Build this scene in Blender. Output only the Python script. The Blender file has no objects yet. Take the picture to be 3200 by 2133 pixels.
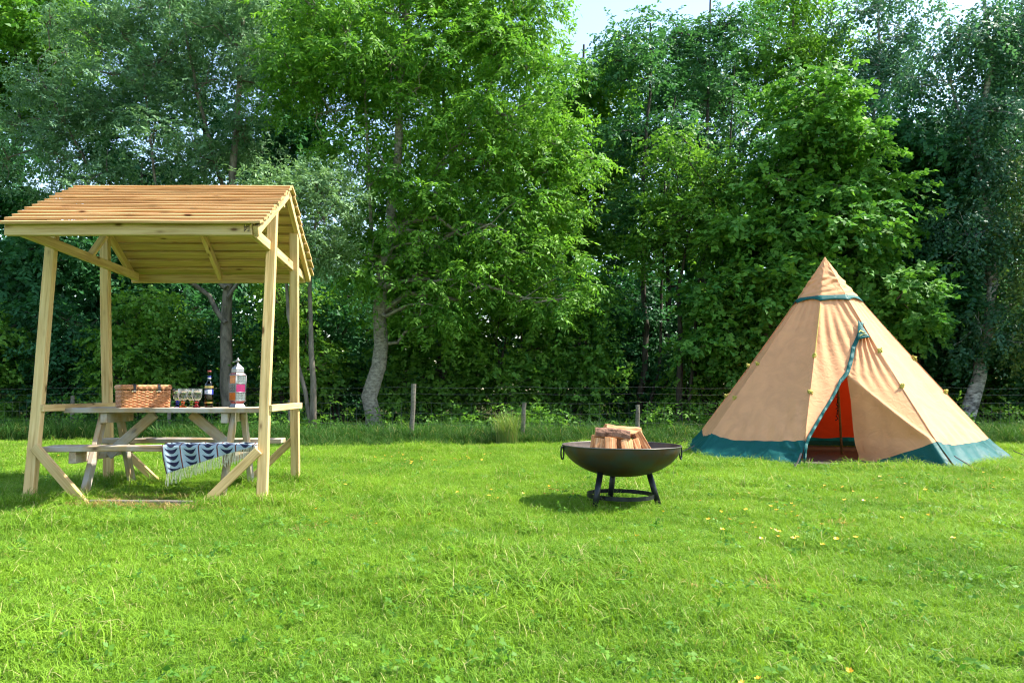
import bpy, bmesh, math, random
import numpy as np
from mathutils import Vector, Matrix
R = math.radians
random.seed(7)
rng = np.random.default_rng(7)
scene = bpy.context.scene
COL = scene.collection

# ------------------------------------------------------------------ camera, sky, sun, exposure
FPX, CX, CY, PITCH, CAMZ = 2350.0, 1354.0, 1066.5, math.atan((1228 - 1066.5) / 2350.0), 0.9
cam_d = bpy.data.cameras.new('camera')
cam_d.sensor_width = 36.0
cam_d.lens = FPX / 3200 * 36
cam_d.shift_x = (1600 - CX) / 3200
cam_d.clip_start = 0.05
cam_d.clip_end = 1500
cam = bpy.data.objects.new('camera', cam_d)
COL.objects.link(cam)
cam.location = (0, 0, CAMZ)
cam.rotation_euler = (R(90) + PITCH, 0, 0)
scene.camera = cam

SUN_EL, SUN_AZ = R(52), R(89)          # azimuth from +Y towards +X
world = bpy.data.worlds.new('World')
scene.world = world
world.use_nodes = True
wn = world.node_tree.nodes
wl = world.node_tree.links
wn.clear()
sky = wn.new('ShaderNodeTexSky')
sky.sky_type = 'NISHITA'
sky.sun_disc = False
sky.sun_elevation = SUN_EL
sky.sun_rotation = SUN_AZ
sky.air_density = 1.3
sky.dust_density = 1.0
sky.ozone_density = 1.0
bg = wn.new('ShaderNodeBackground')
bg.inputs['Strength'].default_value = 0.135
wo = wn.new('ShaderNodeOutputWorld')
wl.new(sky.outputs[0], bg.inputs[0])
wl.new(bg.outputs[0], wo.inputs[0])

sun_d = bpy.data.lights.new('sun', 'SUN')
sun_d.energy = 4.5
sun_d.angle = R(0.5)
sun_d.color = (1.0, 0.95, 0.86)
sun = bpy.data.objects.new('sun', sun_d)
COL.objects.link(sun)
sdir = Vector((math.sin(SUN_AZ) * math.cos(SUN_EL), math.cos(SUN_AZ) * math.cos(SUN_EL), math.sin(SUN_EL)))
sun.rotation_euler = sdir.to_track_quat('Z', 'Y').to_euler()
sun.location = (20, 0, 30)

vs = scene.view_settings
vs.view_transform = 'Standard'
vs.look = 'None'
vs.exposure = 1.6
vs.gamma = 1.0
scene.render.engine = 'CYCLES'
cy = scene.cycles
cy.max_bounces = 6
cy.diffuse_bounces = 3
cy.glossy_bounces = 2
cy.transmission_bounces = 6
cy.use_adaptive_sampling = True
cy.adaptive_threshold = 0.03
cy.transparent_max_bounces = 6
cy.use_denoising = True
cy.filter_width = 1.15
cy.caustics_reflective = False
cy.caustics_refractive = False
cy.sample_clamp_indirect = 6

# ------------------------------------------------------------------ helpers
def ray(px, py):
    dx, dz = (px - CX) / FPX, (CY - py) / FPX
    c, s = math.cos(PITCH), math.sin(PITCH)
    return Vector((dx, c - dz * s, s + dz * c))

def at(px, py, Y):
    d = ray(px, py)
    return Vector((0, 0, CAMZ)) + d * (Y / d.y)

WM = {}
def link(o, parent=None, M=None):
    M = M or Matrix.Identity(4)
    COL.objects.link(o)
    if parent is not None:
        o.parent = parent
        o.matrix_basis = WM[parent.name].inverted() @ M
    else:
        o.matrix_basis = M
    WM[o.name] = M
    return o

def tag(o, label=None, cat=None, group=None, kind=None):
    if label: o['label'] = label
    if cat: o['category'] = cat
    if group: o['group'] = group
    if kind: o['kind'] = kind
    return o

def thing(name, loc, label, cat, group=None, rz=0.0):
    o = bpy.data.objects.new(name, None)
    o.empty_display_size = 0.2
    link(o, None, Matrix.Translation(Vector(loc)) @ Matrix.Rotation(rz, 4, 'Z'))
    return tag(o, label, cat, group)

def mesh_from(name, V, F, mats, smooth=False):
    me = bpy.data.meshes.new(name)
    me.from_pydata([tuple(v) for v in V], [], [tuple(f) for f in F])
    for m in (mats if isinstance(mats, (list, tuple)) else [mats]):
        me.materials.append(m)
    if smooth:
        me.polygons.foreach_set('use_smooth', [True] * len(me.polygons))
    me.update()
    return me

def obj(name, me, parent=None, M=None):
    return link(bpy.data.objects.new(name, me), parent, M)

class MB:
    """collects shapes of ONE mesh"""
    def __init__(self):
        self.V, self.F = [], []
    def add(self, V, F):
        n = len(self.V)
        self.V += [Vector(v) for v in V]
        self.F += [tuple(i + n for i in f) for f in F]
        return self
    def box(self, c, s, M=None):
        x, y, z = s[0] / 2, s[1] / 2, s[2] / 2
        V = [Vector((a * x, b * y, d * z)) for d in (-1, 1) for b in (-1, 1) for a in (-1, 1)]
        if M: V = [M @ v for v in V]
        V = [v + Vector(c) for v in V]
        return self.add(V, [(0, 2, 3, 1), (4, 5, 7, 6), (0, 1, 5, 4), (2, 6, 7, 3), (0, 4, 6, 2), (1, 3, 7, 5)])
    def tube(self, pts, rad, n=6, cap=True, closed=False, flat=None):
        pts = [Vector(p) for p in pts]
        m = len(pts)
        if not hasattr(rad, '__len__'): rad = [rad] * m
        V, F = [], []
        ref = None
        for i in range(m):
            if closed: d = pts[(i + 1) % m] - pts[i - 1]
            else: d = pts[min(i + 1, m - 1)] - pts[max(i - 1, 0)]
            d.normalize()
            if ref is None:
                ref = Vector((0, 0, 1)) if abs(d.z) < .9 else Vector((1, 0, 0))
            a = (ref - d * ref.dot(d))
            if a.length < 1e-6: a = d.orthogonal()
            a.normalize(); b = d.cross(a); ref = a
            for k in range(n):
                t = 2 * math.pi * (k + .5) / n
                ca, cb = math.cos(t), math.sin(t)
                if flat: ca *= flat
                V.append(pts[i] + (a * ca + b * cb) * rad[i])
        for i in range(m if closed else m - 1):
            j = (i + 1) % m
            for k in range(n):
                l = (k + 1) % n
                F.append((i * n + k, i * n + l, j * n + l, j * n + k))
        if cap and not closed:
            F.append(tuple(range(n))[::-1]); F.append(tuple((m - 1) * n + k for k in range(n)))
        return self.add(V, F)
    def lathe(self, prof, n=32, c=(0, 0, 0), close=False):
        V, F = [], []
        m = len(prof)
        for r, z in prof:
            for k in range(n):
                t = 2 * math.pi * k / n
                V.append(Vector((c[0] + r * math.cos(t), c[1] + r * math.sin(t), c[2] + z)))
        for i in range(m if close else m - 1):
            j = (i + 1) % m
            for k in range(n):
                l = (k + 1) % n
                F.append((i * n + k, i * n + l, j * n + l, j * n + k))
        return self.add(V, F)
    def grid(self, fn, nu, nv):
        V = [fn(i / nu, j / nv) for j in range(nv + 1) for i in range(nu + 1)]
        F = [(j * (nu + 1) + i, j * (nu + 1) + i + 1, (j + 1) * (nu + 1) + i + 1, (j + 1) * (nu + 1) + i)
             for j in range(nv) for i in range(nu)]
        return self.add(V, F)
    def build(self, name, mat, parent=None, M=None, smooth=False, world=True):
        """V in world space when world is True and a parent is given"""
        Mx = M or (WM[parent.name] if (parent is not None) else Matrix.Identity(4))
        inv = Mx.inverted() if (world and M is None and parent is not None) else None
        V = [inv @ v for v in self.V] if inv else self.V
        me = mesh_from(name, V, self.F, mat, smooth)
        return obj(name, me, parent, Mx)

def solidify(o, t, offset=0.0):
    m = o.modifiers.new('thickness', 'SOLIDIFY'); m.thickness = t; m.offset = offset
    return o

def beam(name, p0, p1, w, h, mat, parent, up=(0, 0, 1), bev=.005, cut=None, warp=0.0):
    """bevelled timber from p0 to p1; w across, h along 'up'. Local X runs along the grain."""
    p0, p1 = Vector(p0), Vector(p1)
    x = (p1 - p0); L = x.length; x.normalize()
    z = Vector(up); z = (z - x * z.dot(x)).normalized(); y = z.cross(x)
    M = Matrix((x, y, z)).transposed().to_4x4(); M.translation = (p0 + p1) / 2
    bm = bmesh.new()
    bmesh.ops.create_cube(bm, size=1.0)
    for v in bm.verts: v.co = Vector((v.co.x * L, v.co.y * w, v.co.z * h))
    if warp:
        bmesh.ops.subdivide_edges(bm, edges=[e for e in bm.edges if abs((e.verts[0].co - e.verts[1].co).x) > L * .9], cuts=6)
        a, b, c = random.uniform(-1, 1), random.uniform(-1, 1), random.uniform(0, 6)
        for v in bm.verts:
            t = v.co.x / L
            v.co.z += warp * (a * (t * t * 4 - .5) + b * t + .6 * math.sin(t * 9 + c))
            v.co.y += warp * .6 * math.sin(t * 7 + c)
    if bev:
        bmesh.ops.bevel(bm, geom=[e for e in bm.edges if e.calc_face_angle(0) > 1.0], offset=bev, segments=1, affect='EDGES')
    me = bpy.data.meshes.new(name); bm.to_mesh(me); bm.free()
    me.materials.append(mat)
    return obj(name, me, parent, M)

# ------------------------------------------------------------------ materials
def new_mat(name):
    m = bpy.data.materials.new(name); m.use_nodes = True
    nt = m.node_tree; nt.nodes.clear()
    out = nt.nodes.new('ShaderNodeOutputMaterial')
    p = nt.nodes.new('ShaderNodeBsdfPrincipled')
    nt.links.new(p.outputs[0], out.inputs[0])
    return m, nt, p, out

def N(nt, t, **kw):
    n = nt.nodes.new(t)
    for k, v in kw.items(): setattr(n, k, v)
    return n

def ramp(nt, fac, stops):
    r = nt.nodes.new('ShaderNodeValToRGB')
    e = r.color_ramp.elements
    while len(e) < len(stops): e.new(.5)
    for s, (p, c) in zip(e, stops):
        s.position = p; s.color = (*c, 1)
    nt.links.new(fac, r.inputs[0])
    return r.outputs[0]

def bump(nt, p, h, strength, dist=.01):
    b = nt.nodes.new('ShaderNodeBump'); b.inputs['Strength'].default_value = strength; b.inputs['Distance'].default_value = dist
    nt.links.new(h, b.inputs['Height']); nt.links.new(b.outputs[0], p.inputs['Normal'])

def simple(name, c, rough=.6, var=.18, scale=12, metal=0, spec=.4, bmp=.15, c2=None):
    m, nt, p, o = new_mat(name)
    tc = N(nt, 'ShaderNodeTexCoord'); nz = N(nt, 'ShaderNodeTexNoise')
    nz.inputs['Scale'].default_value = scale; nz.inputs['Detail'].default_value = 6
    nt.links.new(tc.outputs['Object'], nz.inputs['Vector'])
    lo = c2 or tuple(x * (1 - var) for x in c); hi = tuple(min(1, x * (1 + var)) for x in c)
    nt.links.new(ramp(nt, nz.outputs[0], [(.32, lo), (.68, hi)]), p.inputs['Base Color'])
    p.inputs['Roughness'].default_value = rough; p.inputs['Metallic'].default_value = metal
    p.inputs['Specular IOR Level'].default_value = spec
    if bmp: bump(nt, p, nz.outputs[0], bmp)
    return m

def wood(name, lo, mid, hi, rough=.75, gs=1.0, knots=True, grey=None):
    m, nt, p, o = new_mat(name)
    tc = N(nt, 'ShaderNodeTexCoord'); oi = N(nt, 'ShaderNodeObjectInfo')
    mul = N(nt, 'ShaderNodeVectorMath', operation='SCALE'); mul.inputs[0].default_value = (13.1, 7.7, 9.3)
    nt.links.new(oi.outputs['Random'], mul.inputs['Scale'])
    add = N(nt, 'ShaderNodeVectorMath', operation='ADD')
    nt.links.new(tc.outputs['Object'], add.inputs[0]); nt.links.new(mul.outputs[0], add.inputs[1])
    mp = N(nt, 'ShaderNodeMapping'); mp.inputs['Scale'].default_value = (1.3 * gs, 26 * gs, 26 * gs)
    nt.links.new(add.outputs[0], mp.inputs[0])
    n1 = N(nt, 'ShaderNodeTexNoise'); n1.inputs['Scale'].default_value = 1.6; n1.inputs['Detail'].default_value = 7
    n1.inputs['Distortion'].default_value = .6
    nt.links.new(mp.outputs[0], n1.inputs['Vector'])
    n2 = N(nt, 'ShaderNodeTexNoise'); n2.inputs['Scale'].default_value = 2.2; n2.inputs['Detail'].default_value = 4
    nt.links.new(add.outputs[0], n2.inputs['Vector'])
    col = ramp(nt, n1.outputs[0], [(.3, lo), (.5, mid), (.7, hi)])
    # board to board tone, and patches of weather
    mx = N(nt, 'ShaderNodeMix', data_type='RGBA', blend_type='MULTIPLY'); mx.inputs[0].default_value = 1
    nt.links.new(col, mx.inputs[6])
    s1 = N(nt, 'ShaderNodeMath', operation='MULTIPLY_ADD'); s1.inputs[1].default_value = .3; s1.inputs[2].default_value = .68
    nt.links.new(oi.outputs['Random'], s1.inputs[0])
    s2 = N(nt, 'ShaderNodeMath', operation='MULTIPLY_ADD'); s2.inputs[1].default_value = .35
    nt.links.new(n2.outputs[0], s2.inputs[0]); nt.links.new(s1.outputs[0], s2.inputs[2])
    nt.links.new(s2.outputs[0], mx.inputs[7])
    last = mx.outputs[2]
    if knots:
        mp2 = N(nt, 'ShaderNodeMapping'); mp2.inputs['Scale'].default_value = (3.2, 8, 8)
        nt.links.new(add.outputs[0], mp2.inputs[0])
        vo = N(nt, 'ShaderNodeTexVoronoi'); vo.inputs['Scale'].default_value = 1.0
        nt.links.new(mp2.outputs[0], vo.inputs['Vector'])
        k = ramp(nt, vo.outputs['Distance'], [(.07, (1, 1, 1)), (.13, (.25, .25, .25)), (.2, (0, 0, 0))])
        kx = N(nt, 'ShaderNodeMix', data_type='RGBA'); nt.links.new(k, kx.inputs[0])
        nt.links.new(last, kx.inputs[6]); kx.inputs[7].default_value = (lo[0] * .35, lo[1] * .28, lo[2] * .25, 1)
        last = kx.outputs[2]
    if grey:
        n3 = N(nt, 'ShaderNodeTexNoise'); n3.inputs['Scale'].default_value = 5; n3.inputs['Detail'].default_value = 5
        nt.links.new(add.outputs[0], n3.inputs['Vector'])
        g = ramp(nt, n3.outputs[0], [(.4, (0, 0, 0)), (.62, (.8, .8, .8))])
        gx = N(nt, 'ShaderNodeMix', data_type='RGBA'); nt.links.new(g, gx.inputs[0])
        nt.links.new(last, gx.inputs[6]); gx.inputs[7].default_value = (*grey, 1)
        last = gx.outputs[2]
    nt.links.new(last, p.inputs['Base Color'])
    p.inputs['Roughness'].default_value = rough; p.inputs['Specular IOR Level'].default_value = .25
    bump(nt, p, n1.outputs[0], .35, .006)
    return m

def leaf_mat(name, a, b, trans=.4, rough=.42, spec=.35, tint=(1.1, 1.15, .65)):
    m, nt, p, o = new_mat(name)
    at_ = N(nt, 'ShaderNodeAttribute', attribute_name='var')
    col = ramp(nt, at_.outputs['Fac'], [(0, a), (.85, b), (1, tuple(x * 1.25 for x in b))])
    nt.links.new(col, p.inputs['Base Color'])
    p.inputs['Roughness'].default_value = rough; p.inputs['Specular IOR Level'].default_value = spec
    t = N(nt, 'ShaderNodeBsdfTranslucent')
    tm = N(nt, 'ShaderNodeMix', data_type='RGBA', blend_type='MULTIPLY'); tm.inputs[0].default_value = 1
    nt.links.new(col, tm.inputs[6]); tm.inputs[7].default_value = (*tint, 1)
    nt.links.new(tm.outputs[2], t.inputs[0])
    mx = N(nt, 'ShaderNodeMixShader'); mx.inputs[0].default_value = trans
    nt.links.new(p.outputs[0], mx.inputs[1]); nt.links.new(t.outputs[0], mx.inputs[2]); nt.links.new(mx.outputs[0], o.inputs[0])
    return m

def bark(name, a, b, scale=9, stretch=.35):
    m, nt, p, o = new_mat(name)
    tc = N(nt, 'ShaderNodeTexCoord'); mp = N(nt, 'ShaderNodeMapping'); mp.inputs['Scale'].default_value = (1, 1, stretch)
    nt.links.new(tc.outputs['Object'], mp.inputs[0])
    nz = N(nt, 'ShaderNodeTexNoise'); nz.inputs['Scale'].default_value = scale; nz.inputs['Detail'].default_value = 8
    nz.inputs['Roughness'].default_value = .65
    nt.links.new(mp.outputs[0], nz.inputs['Vector'])
    nt.links.new(ramp(nt, nz.outputs[0], [(.35, a), (.62, b)]), p.inputs['Base Color'])
    p.inputs['Roughness'].default_value = .9; p.inputs['Specular IOR Level'].default_value = .2
    bump(nt, p, nz.outputs[0], .7, .02)
    return m

def canvas(name, c, trans=.12, rough=.8, wr=.25):
    m, nt, p, o = new_mat(name)
    tc = N(nt, 'ShaderNodeTexCoord')
    nz = N(nt, 'ShaderNodeTexNoise'); nz.inputs['Scale'].default_value = 3.5; nz.inputs['Detail'].default_value = 5; nz.inputs['Distortion'].default_value = 1.2
    nt.links.new(tc.outputs['Object'], nz.inputs['Vector'])
    col = ramp(nt, nz.outputs[0], [(.3, tuple(x * .9 for x in c)), (.7, tuple(min(1, x * 1.05) for x in c))])
    nt.links.new(col, p.inputs['Base Color'])
    p.inputs['Roughness'].default_value = rough; p.inputs['Specular IOR Level'].default_value = .2
    n2 = N(nt, 'ShaderNodeTexNoise'); n2.inputs['Scale'].default_value = 7; n2.inputs['Detail'].default_value = 3; n2.inputs['Distortion'].default_value = 2
    nt.links.new(tc.outputs['Object'], n2.inputs['Vector'])
    bump(nt, p, n2.outputs[0], wr, .02)
    t = N(nt, 'ShaderNodeBsdfTranslucent'); nt.links.new(col, t.inputs[0])
    mx = N(nt, 'ShaderNodeMixShader'); mx.inputs[0].default_value = trans
    nt.links.new(p.outputs[0], mx.inputs[1]); nt.links.new(t.outputs[0], mx.inputs[2]); nt.links.new(mx.outputs[0], o.inputs[0])
    return m

def glass(name, c, rough=.02, ior=1.45):
    m, nt, p, o = new_mat(name)
    p.inputs['Base Color'].default_value = (*c, 1); p.inputs['Transmission Weight'].default_value = 1
    p.inputs['Roughness'].default_value = rough; p.inputs['IOR'].default_value = ior
    return m

M_ = {}
M_['pine'] = wood('new_pine_timber', (.38, .24, .09), (.54, .37, .165), (.61, .45, .225))
M_['board'] = wood('roof_board_timber', (.28, .13, .042), (.48, .275, .115), (.56, .37, .18))
M_['table'] = wood('weathered_table_timber', (.25, .16, .08), (.37, .26, .14), (.45, .34, .2), grey=(.42, .4, .38))
M_['log'] = wood('split_log', (.3, .1, .035), (.52, .25, .1), (.62, .38, .2), gs=1.6, knots=False)
M_['log_bark'] = bark('log_bark', (.09, .045, .03), (.26, .14, .09), 26, .4)
M_['post'] = wood('fence_post_timber', (.09, .08, .06), (.15, .135, .105), (.2, .185, .145), knots=False)
M_['wire'] = simple('galvanised_wire', (.12, .125, .125), .5, metal=.6, bmp=0)
M_['wicker'] = simple('wicker_willow', (.55, .25, .11), .55, .3, 40, c2=(.33, .125, .05))
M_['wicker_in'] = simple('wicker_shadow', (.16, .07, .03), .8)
M_['leather'] = simple('black_leather', (.012, .012, .016), .45)
M_['brass'] = simple('buckle_metal', (.75, .68, .5), .25, metal=1, bmp=0)
M_['silver'] = simple('lantern_metal', (.27, .27, .28), .42, .15, 30, metal=.8)
M_['iron'] = simple('weathered_steel', (.034, .038, .042), .5, .5, 9, metal=.5, spec=.4, c2=(.085, .04, .018), bmp=.4)
M_['iron_in'] = simple('rusty_steel', (.1, .075, .06), .7, .3, 9, metal=.2)
M_['iron_leg'] = simple('painted_steel_leg', (.018, .021, .026), .4, .4, 20, metal=.5)
# ------------------------------------------------------------------ ground
def ground_mat():
    m, nt, p, o = new_mat('lawn_soil_and_thatch')
    g = N(nt, 'ShaderNodeNewGeometry')
    n1 = N(nt, 'ShaderNodeTexNoise'); n1.inputs['Scale'].default_value = 1.1; n1.inputs['Detail'].default_value = 8
    n2 = N(nt, 'ShaderNodeTexNoise'); n2.inputs['Scale'].default_value = 45; n2.inputs['Detail'].default_value = 5
    for n in (n1, n2): nt.links.new(g.outputs['Position'], n.inputs['Vector'])
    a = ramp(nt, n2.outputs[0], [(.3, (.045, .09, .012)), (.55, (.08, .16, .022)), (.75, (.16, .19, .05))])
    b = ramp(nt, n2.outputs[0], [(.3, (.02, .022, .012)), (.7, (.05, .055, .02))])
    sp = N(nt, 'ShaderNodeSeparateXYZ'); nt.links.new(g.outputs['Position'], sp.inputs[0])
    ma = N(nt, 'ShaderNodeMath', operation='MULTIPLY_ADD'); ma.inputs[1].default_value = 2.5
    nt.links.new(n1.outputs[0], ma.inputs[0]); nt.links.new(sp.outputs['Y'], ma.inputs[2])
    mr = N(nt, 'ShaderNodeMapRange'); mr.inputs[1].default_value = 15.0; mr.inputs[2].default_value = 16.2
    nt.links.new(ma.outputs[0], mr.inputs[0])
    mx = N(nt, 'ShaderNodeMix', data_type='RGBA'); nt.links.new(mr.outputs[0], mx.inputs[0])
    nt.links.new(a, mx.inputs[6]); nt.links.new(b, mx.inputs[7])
    nt.links.new(mx.outputs[2], p.inputs['Base Color']); p.inputs['Roughness'].default_value = .95; p.inputs['Specular IOR Level'].default_value = 0
    bump(nt, p, n2.outputs[0], .8, .03)
    return m

def undul(x, y):
    """gentle bumps of the meadow"""
    return .012 * np.sin(x * 1.7 + .6 * y) * np.cos(y * 1.3 - .4 * x) + .008 * np.sin(x * 3.9 - y * 2.3 + 1) - .014

xs = np.concatenate([[-400, -120, -50, -25], np.linspace(-16, 20, 181), [28, 50, 120, 400]])
ys = np.concatenate([[-200, -60, -20, -5], np.linspace(0, 22, 111), [26, 40, 120, 700]])
GX, GY = np.meshgrid(xs, ys)
near = ((np.abs(GX - 2) < 18) & (GY >= 0) & (GY <= 22))
GZ = np.where(near, undul(GX, GY), -.02)
nx, ny = len(xs), len(ys)
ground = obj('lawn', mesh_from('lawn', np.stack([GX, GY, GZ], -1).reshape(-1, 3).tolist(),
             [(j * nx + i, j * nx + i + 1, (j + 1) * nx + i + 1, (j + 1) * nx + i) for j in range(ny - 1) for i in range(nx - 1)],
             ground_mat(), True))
tag(ground, kind='structure')

# ------------------------------------------------------------------ grass: tufts scattered by geometry nodes
def grass_mat(name, a, b, dry, dryp=.1):
    m, nt, p, o = new_mat(name)
    av = N(nt, 'ShaderNodeAttribute', attribute_name='var')
    oi = N(nt, 'ShaderNodeObjectInfo')
    g = N(nt, 'ShaderNodeNewGeometry')
    nz = N(nt, 'ShaderNodeTexNoise'); nz.inputs['Scale'].default_value = .9; nz.inputs['Detail'].default_value = 5; nz.inputs['Roughness'].default_value = .6
    nt.links.new(g.outputs['Position'], nz.inputs['Vector'])
    s = N(nt, 'ShaderNodeMath', operation='MULTIPLY_ADD'); s.inputs[1].default_value = .45
    nt.links.new(av.outputs['Fac'], s.inputs[0])
    s2 = N(nt, 'ShaderNodeMath', operation='MULTIPLY_ADD'); s2.inputs[1].default_value = 1.5; s2.inputs[2].default_value = -.5
    nt.links.new(nz.outputs[0], s2.inputs[0])
    s3 = N(nt, 'ShaderNodeMath', operation='MULTIPLY_ADD'); s3.inputs[1].default_value = .25
    nt.links.new(oi.outputs['Random'], s3.inputs[0]); nt.links.new(s2.outputs[0], s3.inputs[2])
    nt.links.new(s3.outputs[0], s.inputs[2])
    col = ramp(nt, s.outputs[0], [(.1, a), (.8, b), (1.0, tuple(x * 1.15 for x in b))])
    d = ramp(nt, av.outputs['Fac'], [(1 - dryp - .01, (0, 0, 0)), (1 - dryp, (1, 1, 1))])
    mx0 = N(nt, 'ShaderNodeMix', data_type='RGBA'); nt.links.new(d, mx0.inputs[0]); nt.links.new(col, mx0.inputs[6]); mx0.inputs[7].default_value = (*dry, 1)
    c = mx0.outputs[2]
    nt.links.new(c, p.inputs['Base Color']); p.inputs['Roughness'].default_value = .55; p.inputs['Specular IOR Level'].default_value = .15
    t = N(nt, 'ShaderNodeBsdfTranslucent')
    tm = N(nt, 'ShaderNodeMix', data_type='RGBA', blend_type='MULTIPLY'); tm.inputs[0].default_value = 1
    nt.links.new(c, tm.inputs[6]); tm.inputs[7].default_value = (1.2, 1.15, .6, 1)
    nt.links.new(tm.outputs[2], t.inputs[0])
    mx = N(nt, 'ShaderNodeMixShader'); mx.inputs[0].default_value = .38
    nt.links.new(p.outputs[0], mx.inputs[1]); nt.links.new(t.outputs[0], mx.inputs[2]); nt.links.new(mx.outputs[0], o.inputs[0])
    return m

M_['grass'] = grass_mat('lawn_grass', (.065, .175, .012), (.2, .345, .027), (.4, .38, .15), .05)
M_['meadow'] = grass_mat('long_grass', (.02, .075, .012), (.055, .14, .024), (.25, .26, .1), .05)  # dark greens carry tree shade that does not fall on this strip

def tuft_mesh(name, nb, rad, l0, l1, w, lean, mat, r):
    V, F, var = [], [], []
    for b in range(nb):
        a = r.uniform(0, 2 * math.pi); q = rad * math.sqrt(r.random())
        base = np.array([q * math.cos(a), q * math.sin(a), -.01])
        h = r.uniform(0, 2 * math.pi); d = np.array([math.cos(h), math.sin(h), 0])
        L = r.uniform(l0, l1); ww = w * r.uniform(.7, 1.25)
        le = lean * r.uniform(.3, 1.25); s = np.array([-d[1], d[0], 0])
        tw = r.uniform(-.8, .8)
        s = s * math.cos(tw) + np.array([0, 0, 1]) * math.sin(tw) * .6
        n = len(V)
        for t, wf in ((0, .8), (.45, 1), (.8, .62)):
            bend = le * t ** 1.6
            p = base + d * (L * t * math.sin(bend)) + np.array([0, 0, L * t * math.cos(min(bend, 1.6))])
            V += [p - s * ww * wf / 2, p + s * ww * wf / 2]
        p = base + d * (L * math.sin(le)) + np.array([0, 0, L * math.cos(min(le, 1.65))])
        V.append(p)
        F += [(n, n + 1, n + 3, n + 2), (n + 2, n + 3, n + 5, n + 4), (n + 4, n + 5, n + 6)]
        v = r.random(); var += [v] * 7
    me = mesh_from(name, V, F, mat)
    at_ = me.attributes.new('var', 'FLOAT', 'POINT'); at_.data.foreach_set('value', var)
    return me

def scatter(name, pts, rot, scl, idx, sources):
    col = bpy.data.collections.new(name + '_sources')
    for i, me in enumerate(sources):
        col.objects.link(bpy.data.objects.new('%s_tuft_%02d' % (name, i), me))
    me = bpy.data.meshes.new(name)
    me.from_pydata([tuple(p) for p in pts], [], [])
    a = me.attributes.new('rot', 'FLOAT_VECTOR', 'POINT'); a.data.foreach_set('vector', np.asarray(rot, dtype=np.float32).ravel())
    a = me.attributes.new('scl', 'FLOAT_VECTOR', 'POINT'); a.data.foreach_set('vector', np.asarray(scl, dtype=np.float32).ravel())
    a = me.attributes.new('idx', 'INT', 'POINT'); a.data.foreach_set('value', np.asarray(idx, dtype=np.int32))
    o = obj(name, me)
    ng = bpy.data.node_groups.new(name, 'GeometryNodeTree')
    ng.interface.new_socket('Geometry', in_out='INPUT', socket_type='NodeSocketGeometry')
    ng.interface.new_socket('Geometry', in_out='OUTPUT', socket_type='NodeSocketGeometry')
    gi = ng.nodes.new('NodeGroupInput'); go = ng.nodes.new('NodeGroupOutput')
    ci = ng.nodes.new('GeometryNodeCollectionInfo'); ci.inputs['Collection'].default_value = col
    ci.inputs['Separate Children'].default_value = True; ci.inputs['Reset Children'].default_value = True
    ip = ng.nodes.new('GeometryNodeInstanceOnPoints'); ip.inputs['Pick Instance'].default_value = True
    def na(nm, t):
        n = ng.nodes.new('GeometryNodeInputNamedAttribute'); n.data_type = t; n.inputs[0].default_value = nm
        return n.outputs['Attribute']
    L = ng.links.new
    L(gi.outputs[0], ip.inputs['Points']); L(ci.outputs[0], ip.inputs['Instance'])
    L(na('idx', 'INT'), ip.inputs['Instance Index']); L(na('rot', 'FLOAT_VECTOR'), ip.inputs['Rotation']); L(na('scl', 'FLOAT_VECTOR'), ip.inputs['Scale'])
    L(ip.outputs[0], go.inputs[0])
    md = o.modifiers.new('scatter', 'NODES'); md.node_group = ng
    return o

TENT_C, TENT_R, TENT_H = Vector((5.89, 11.2, 0)), 2.1, 2.94
r_ = random.Random(3)
lawn_src = [tuft_mesh('lawn_tuft', 46, .085, .035, .085, .0036, 1.5, M_['grass'], r_) for i in range(6)]
lawn_src += [tuft_mesh('lawn_tuft', 40, .08, .07, .15, .004, 1.65, M_['grass'], r_) for i in range(3)]
M_['straw'] = grass_mat('dead_straw', (.2, .15, .05), (.4, .27, .1), (.5, .38, .18), .2)
lawn_src += [tuft_mesh('straw_tuft', 40, .09, .03, .09, .0036, 1.7, M_['straw'], r_) for i in range(2)]
P, S, I = [], [], []
def fbm(x, y):
    return (np.sin(x * 1.31 + 2 * np.sin(y * .7)) * np.cos(y * 1.57 + 1.3 * np.sin(x * .9)) + .6 * np.sin(x * 3.3 + y * 2.1) * np.cos(y * 3.9 - x * 1.2)
            + .4 * np.sin(x * 7.3 - y * 5.1) * np.sin(y * 8.2 + x * 2.2))
for y0, y1, dens, sc in ((1.3, 4.2, 430, .88), (4.2, 7, 290, .95), (7, 10, 190, 1.1), (10, 14.2, 130, 1.25)):
    W0, W1 = -.62 * y1 - 1.2, .83 * y1 + 1.2
    n = int((W1 - W0) * (y1 - y0) * dens)
    x = rng.uniform(W0, W1, n); y = rng.uniform(y0, y1, n)
    keep = (x > -.62 * y - 1.2) & (x < .83 * y + 1.2) & (np.hypot(x - TENT_C.x, y - TENT_C.y) > 1.75)
    worn = (x > -3.2) & (x < -1.55) & (y > 6.15) & (y < 7.4)          # trodden bare patch at the table
    keep &= ~(worn & (rng.random(n) < .45))
    x, y = x[keep], y[keep]; n = len(x)
    f = fbm(x, y)
    long_ = (f > .35) & (rng.random(n) < .3)
    z = undul(x, y)
    s = sc * rng.uniform(.75, 1.25, n) * (1 + .22 * np.clip(f, -1, 1.2))
    P.append(np.stack([x, y, z], 1)); S.append(np.stack([s, s, s * rng.uniform(.75, 1.1, n)], 1))
    I.append(np.where(long_, rng.integers(6, 9, n), rng.integers(0, 6, n)))
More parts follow.
